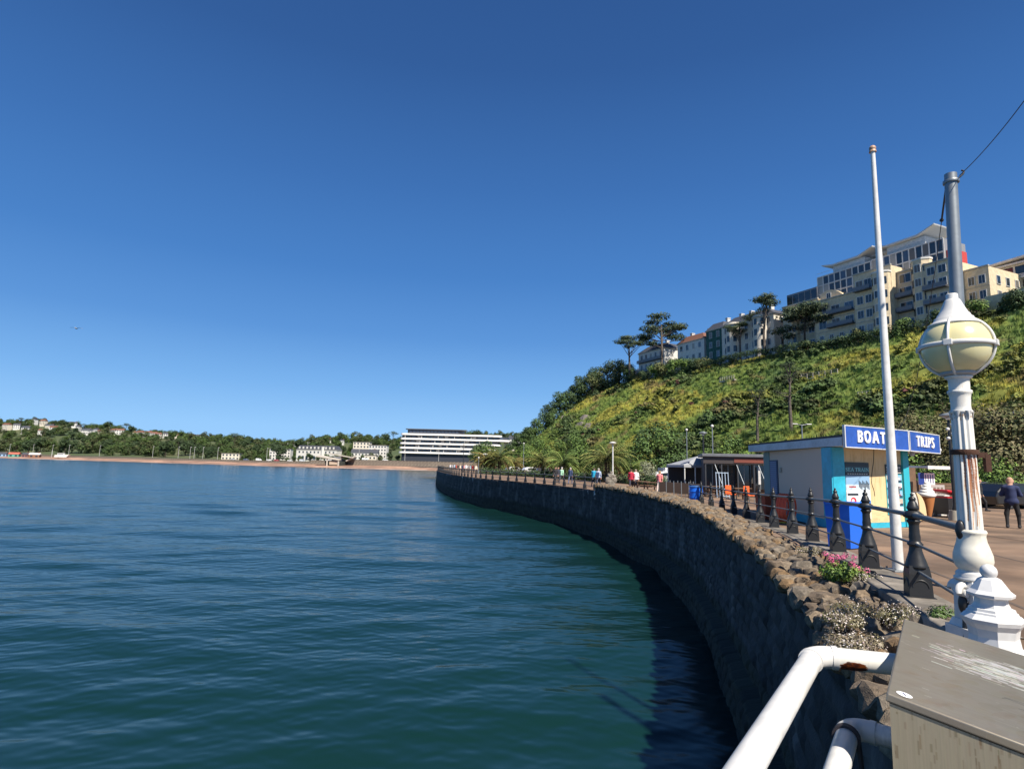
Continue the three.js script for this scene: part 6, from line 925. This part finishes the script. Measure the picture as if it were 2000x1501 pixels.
{ // buildings on the far front
  const front = (px, t) => { const p = farAt(px, t); return p; };
  const long = front(622, 60); // white hotel with dark mansard and arches
  const o = thing('mansard_hotel', 'long white hotel with dark mansard roof and dormers', 'hotel', long, -.12); const L = 40, H = 10; mesh('wall', box(L, H + 2, 12, 0, H / 2 - 1, 0), M.whiteWall, o); const mr = new THREE.CylinderGeometry(.86, 1, 4.2, 4); mr.rotateY(Math.PI / 4); mr.scale(L / 1.4, 1, 12.4 / 1.4); mr.translate(0, H + 2.1, 0); const rf = mesh('roof', flat(mr), M.slate, o);
  for (let i = 0; i < 10; i++) { mesh('dormer', [box(1.5, 1.9, 2.4, -L / 2 + 3 + i * 3.75, H + 1.9, 5.0)], M.whiteWall, rf); mesh('window', box(1.4, 1.7, .08, -L / 2 + 3 + i * 3.75, H - 2.2, 6.04), M.glassDark, o); const ar = new THREE.Shape(); ar.moveTo(-1.1, 0); ar.lineTo(-1.1, 3); ar.absarc(0, 3, 1.1, Math.PI, 0, true); ar.lineTo(1.1, 0); const g = new THREE.ExtrudeGeometry(ar, { depth: .1, bevelEnabled: false }); g.translate(-L / 2 + 3 + i * 3.75, .2, 6.01); mesh('arched_window', g, M.glassDark, o); } mesh('turret', [cyl(1.6, 1.6, H + 3, 6, 0, 5.5, 14)], M.whiteWall, o); mesh('cornice', box(L + .6, .4, 12.6, 0, H - .1, 0), M.stoneTrim, o);
  house('far_building', 'cream flat-roofed block right of the mansard hotel', front(706, 90), 16, 10, 15, 0, bw.pale, M.concrete, 'buildings along the far front', { flat: true, cat: 'building' }); house('far_building', 'white two-storey block beside the curved apartment building', front(738, 80), 17, 10, 12, 0, M.whiteWall, M.concrete, 'buildings along the far front', { flat: true, cat: 'building' }); house('far_building', 'low pale villa with grey roof above the beach road', front(712, 55), 24, 9, 6, .1, M.whiteWall, M.slate, 'buildings along the far front', { cat: 'building' }); house('far_building', 'white flat-roofed pavilion among trees left of the mansard hotel', front(548, 70), 20, 10, 11, .1, M.whiteWall, M.concrete, 'buildings along the far front', { flat: true, cat: 'building' }); house('far_building', 'cream low building half hidden by park trees', front(452, 24), 16, 8, 6, .1, bw.pale, M.concrete, 'buildings along the far front', { flat: true, cat: 'building' }); house('far_building', 'small white garage-like building with wide openings by the road', front(724, 22), 10, 6, 4.2, 0, bw.pale, M.concrete, 'buildings along the far front', { flat: true, n: 3, cat: 'building' }); house('far_building', 'white gabled house above the right end of the apartments', front(1012, 190), 22, 10, 9, -.2, M.whiteWall, M.slate, 'buildings along the far front', { cat: 'building' }); house('far_building', 'narrow grey towered house against the headland', front(1040, 170), 8, 8, 13, -.2, std([.45, .47, .5], .8), M.slate, 'buildings along the far front', { cat: 'building' });
}
{ // curved white apartment block
  const D = 492, X0 = stand(780, D, 0).x, X1 = stand(985, D, 0).x, Lx = X1 - X0, o = thing('apartment_block', 'long white apartment block with dark glass bands and rounded ends', 'apartments', [X0, 1.0, -D]); o.scale.y = 1.06;
  const plan = (x0, x1, z1, rr) => { const s = new THREE.Shape(); s.moveTo(x0, 10); s.lineTo(x0, -z1 + rr); s.quadraticCurveTo(x0, -z1, x0 + rr, -z1); s.lineTo(x1 - rr * 2, -z1); s.quadraticCurveTo(x1, -z1, x1, -z1 + rr * 1.6); s.lineTo(x1, 10); return s; };
  const ex = (s, y0, y1) => { const g = new THREE.ExtrudeGeometry(s, { depth: y1 - y0, bevelEnabled: false, curveSegments: 10 }); g.rotateX(-Math.PI / 2); g.translate(0, y0, 0); return g; };
  const white = std([.80, .79, .76], .6), dark = std([.035, .04, .055], .5), panes = std([.07, .085, .12], .25);
  mesh('ground_floor', ex(plan(1, Lx * .82, 1, 3), 0, 8.0), dark, o);
  for (let k = 0; k < 5; k++) { const y = 8.0 + k * 3.58, xr = Lx * [.86, .92, .97, 1.06, .97][k]; const b = mesh('balcony_band', ex(plan(-1 + k * .25, xr, 3, 4), y, y + 1.35), white, o); if (k < 4) { mesh('storey', ex(plan(1, xr - 2, 0, 3), y + 1.36, y + 3.6), dark, o); const n = 18; for (let i = 0; i < n; i++) { const w = (xr - 10) / n; mesh('window', box(w * .62, 1.9, .1, 4 + (i + .5) * w, y + 2.45, .12), i % 4 === 1 ? panes : i % 5 === 2 ? std([.30, .30, .30], .7) : M.glassDark, o); if (i % 3 === 0) mesh('divider', box(.35, 2.2, 2.2, 4 + i * w, y + 2.48, 1.2), std([.5, .5, .5], .7), o); } } }
  mesh('penthouse', ex(plan(5, Lx * .60, -1, 3), 23.72, 26.8), dark, o); mesh('penthouse_roof', ex(plan(3.5, Lx * .63, .5, 3), 26.9, 27.5), std([.10, .11, .13], .5), o); for (let i = 0; i < 14; i++) mesh('window', box(2.2, 1.9, .1, 8 + i * 3.0, 25.4, -.92), panes, o);
  house('far_building', 'blank cream end block right of the curved apartments', V(stand(1001, 500, 0).x, 0, -504), 15, 12, 20, 0, bw.pale, M.concrete, null, { flat: true, n: 2, cat: 'building' });
}
{ // concrete beach shelter on columns
  const p = farAt(655, -8), o = thing('beach_shelter', 'angular concrete shelter on columns above the far beach', 'shelter', [p.x, -2.6, p.z]); const conc = std([.50, .46, .40], .85, { map: fineMottle });
  const bast = new THREE.CylinderGeometry(9, 8.4, 4.4, 24, 1, false, -Math.PI / 2, Math.PI); bast.translate(0, 1.8, -2); mesh('round_bastion', [bast, box(17.8, 4.4, .3, 0, 1.8, -2.1)], std([.07, .085, .075], .9, { map: mottle }), o); mesh('inner_wall', box(8, 3, .3, 1, 2.6, 6.8), std([.42, .34, .26], .9), o);
  for (const x of [-4.6, 4.6]) mesh('column', box(1.1, 6.6, 1.1, x, 2.5, 7.4), conc, o);
  const slab = (w, d, x, y, z, rz, rx) => { const g = rbox(w, .9, d, .2); g.rotateZ(rz); g.rotateX(rx); g.translate(x, y, z); return g; }; mesh('roof_slab', slab(19, 9, -4, 6.6, 4, -.14, .1), conc, o); mesh('roof_slab', slab(20, 9, 5.5, 8.4, 0, -.16, -.05), conc, o); mesh('roof_slab', slab(8, 6, 12.5, 6.2, 0, .5, 0), conc, o); mesh('core', box(6, 4, 5, 2, 6.0, 0), M.whiteWall, o);
}
{ // cars, lamps, huts and the boat on the far front
  const cols = [[.75, .75, .76], [.05, .05, .06], [.5, .52, .55], [.4, .05, .05], [.7, .7, .7], [.1, .12, .2]]; [[505, 0], [525, 0], [566, 0], [590, 2], [612, 4], [690, 1], [712, 0], [752, 0], [480, 5], [455, 2], [540, 3], [640, 0]].forEach(([px, c], i) => car('distant_vehicle', `small vehicle on the far seafront road, ${ords(i + 1)} from the left of the row`, farAt([455, 480, 505, 525, 540, 566, 590, 612, 640, 690, 712, 752][i], 7), .15, paintOf(cols[[2, 5, 0, 0, 3, 0, 2, 4, 0, 1, 0, 0][i]]), i % 4 === 2 ? 'van' : 'car', 'vehicles on the far road'));
  [17, 63, 101, 133, 193, 297, 347, 370, 378, 395, 424, 520, 700, 790, 856].forEach((px, i) => { const o = thing('distant_lamp', `slim lamp column on the far seafront, ${ords(i + 1)} counting from the left`, 'street lamp', farAt(px, 4), 0, 'lamps on the far seafront'); mesh('column', cyl(.16, .1, 11, 0, 0, 0, 6), std([.5, .5, .48], .6), o); mesh('lantern', rbox(1.4, .25, .4, .1, .4, 11, 0), std([.6, .6, .6], .5), o); });
  const hut = (px, label, w, wall, roof) => { const p = farAt(px, -14); p.y = -2.6; house('beach_hut', label, p, w, 5, 3, .3, wall, roof, 'huts at the left end of the beach', { n: 2, cat: 'hut' }); };
  hut(6, 'pale blue beach hut at the picture edge', 7, std([.25, .38, .55], .7), M.slate); hut(28, 'green beach hut with red roof', 9, std([.12, .35, .28], .7), std([.45, .12, .08], .7)); hut(68, 'brown timber beach hut with pale awning', 9, std([.25, .12, .07], .8), M.whiteWall); hut(50, 'small dark hut between the coloured huts', 5, std([.2, .1, .1], .8), M.slate);
  const bp = farAt(122, -10); bp.y = -2.5; const b = thing('white_cabin_boat', 'white cabin cruiser standing on the far beach', 'boat', bp, .2); const hs = new THREE.Shape(); hs.moveTo(-6, 1); hs.lineTo(-5.6, 3); hs.lineTo(6.8, 3.6); hs.lineTo(4.5, 1); const hg = new THREE.ExtrudeGeometry(hs, { depth: 3, bevelEnabled: true, bevelSize: .2, bevelThickness: .4, bevelSegments: 2 }); mesh('hull', hg, M.whitePaint, b); mesh('cabin', rbox(6, 1.8, 2.4, .3, -.8, 4.2, 1.5), M.whitePaint, b); mesh('cabin_window', box(5, .7, 2.5, -.8, 4.3, 1.5), M.glassDark, b); mesh('cradle', [box(.4, 1.4, 3, -3, .2, 1.5), box(.4, 1.4, 3, 3, .2, 1.5)], M.wood, b);
  const fl = thing('beach_flagpole', 'white post standing beside the cabin cruiser', 'post', bp.clone().add(V(-9, 0, 3))); mesh('pole', cyl(.15, .1, 9, 0, -.3, 0, 6), M.whitePaint, fl); mesh('base', box(.8, .3, .8, 0, .1, 0), M.concrete, fl);
}
{ // gull gliding over the bay
  const p = at(148, 641, 72), o = thing('gull', 'lone gull gliding over the bay with wings spread', 'bird', p, .3); const body = new THREE.SphereGeometry(.1, 12, 8); body.scale(.8, .8, 2.6); const head = new THREE.SphereGeometry(.06, 10, 8); head.translate(0, .03, .28); const beak = new THREE.ConeGeometry(.018, .07, 6); beak.rotateX(Math.PI / 2); beak.translate(0, .02, .36); const tail = box(.14, .015, .2, 0, 0, -.3);
  const wing = (s) => { const rows = []; for (let i = 0; i <= 8; i++) { const t = i / 8, x = s * t * .68, y = .11 * Math.sin(t * 2.6) - .02, c = .14 * (1 - .75 * t * t), z = -.05 * t * t * 3 + .03; rows.push([V(x, y, z + c * .6), V(x, y + .012, z), V(x, y, z - c * .7)]); } return sheet(rows); };
  mesh('gull_body', [body, head, beak, tail], std([.45, .44, .43], .8), o); for (const s of [-1, 1]) mesh('wing', wing(s), std([.22, .22, .23], .8, { side: THREE.DoubleSide }), o);
}
renderer.render(scene, camera);
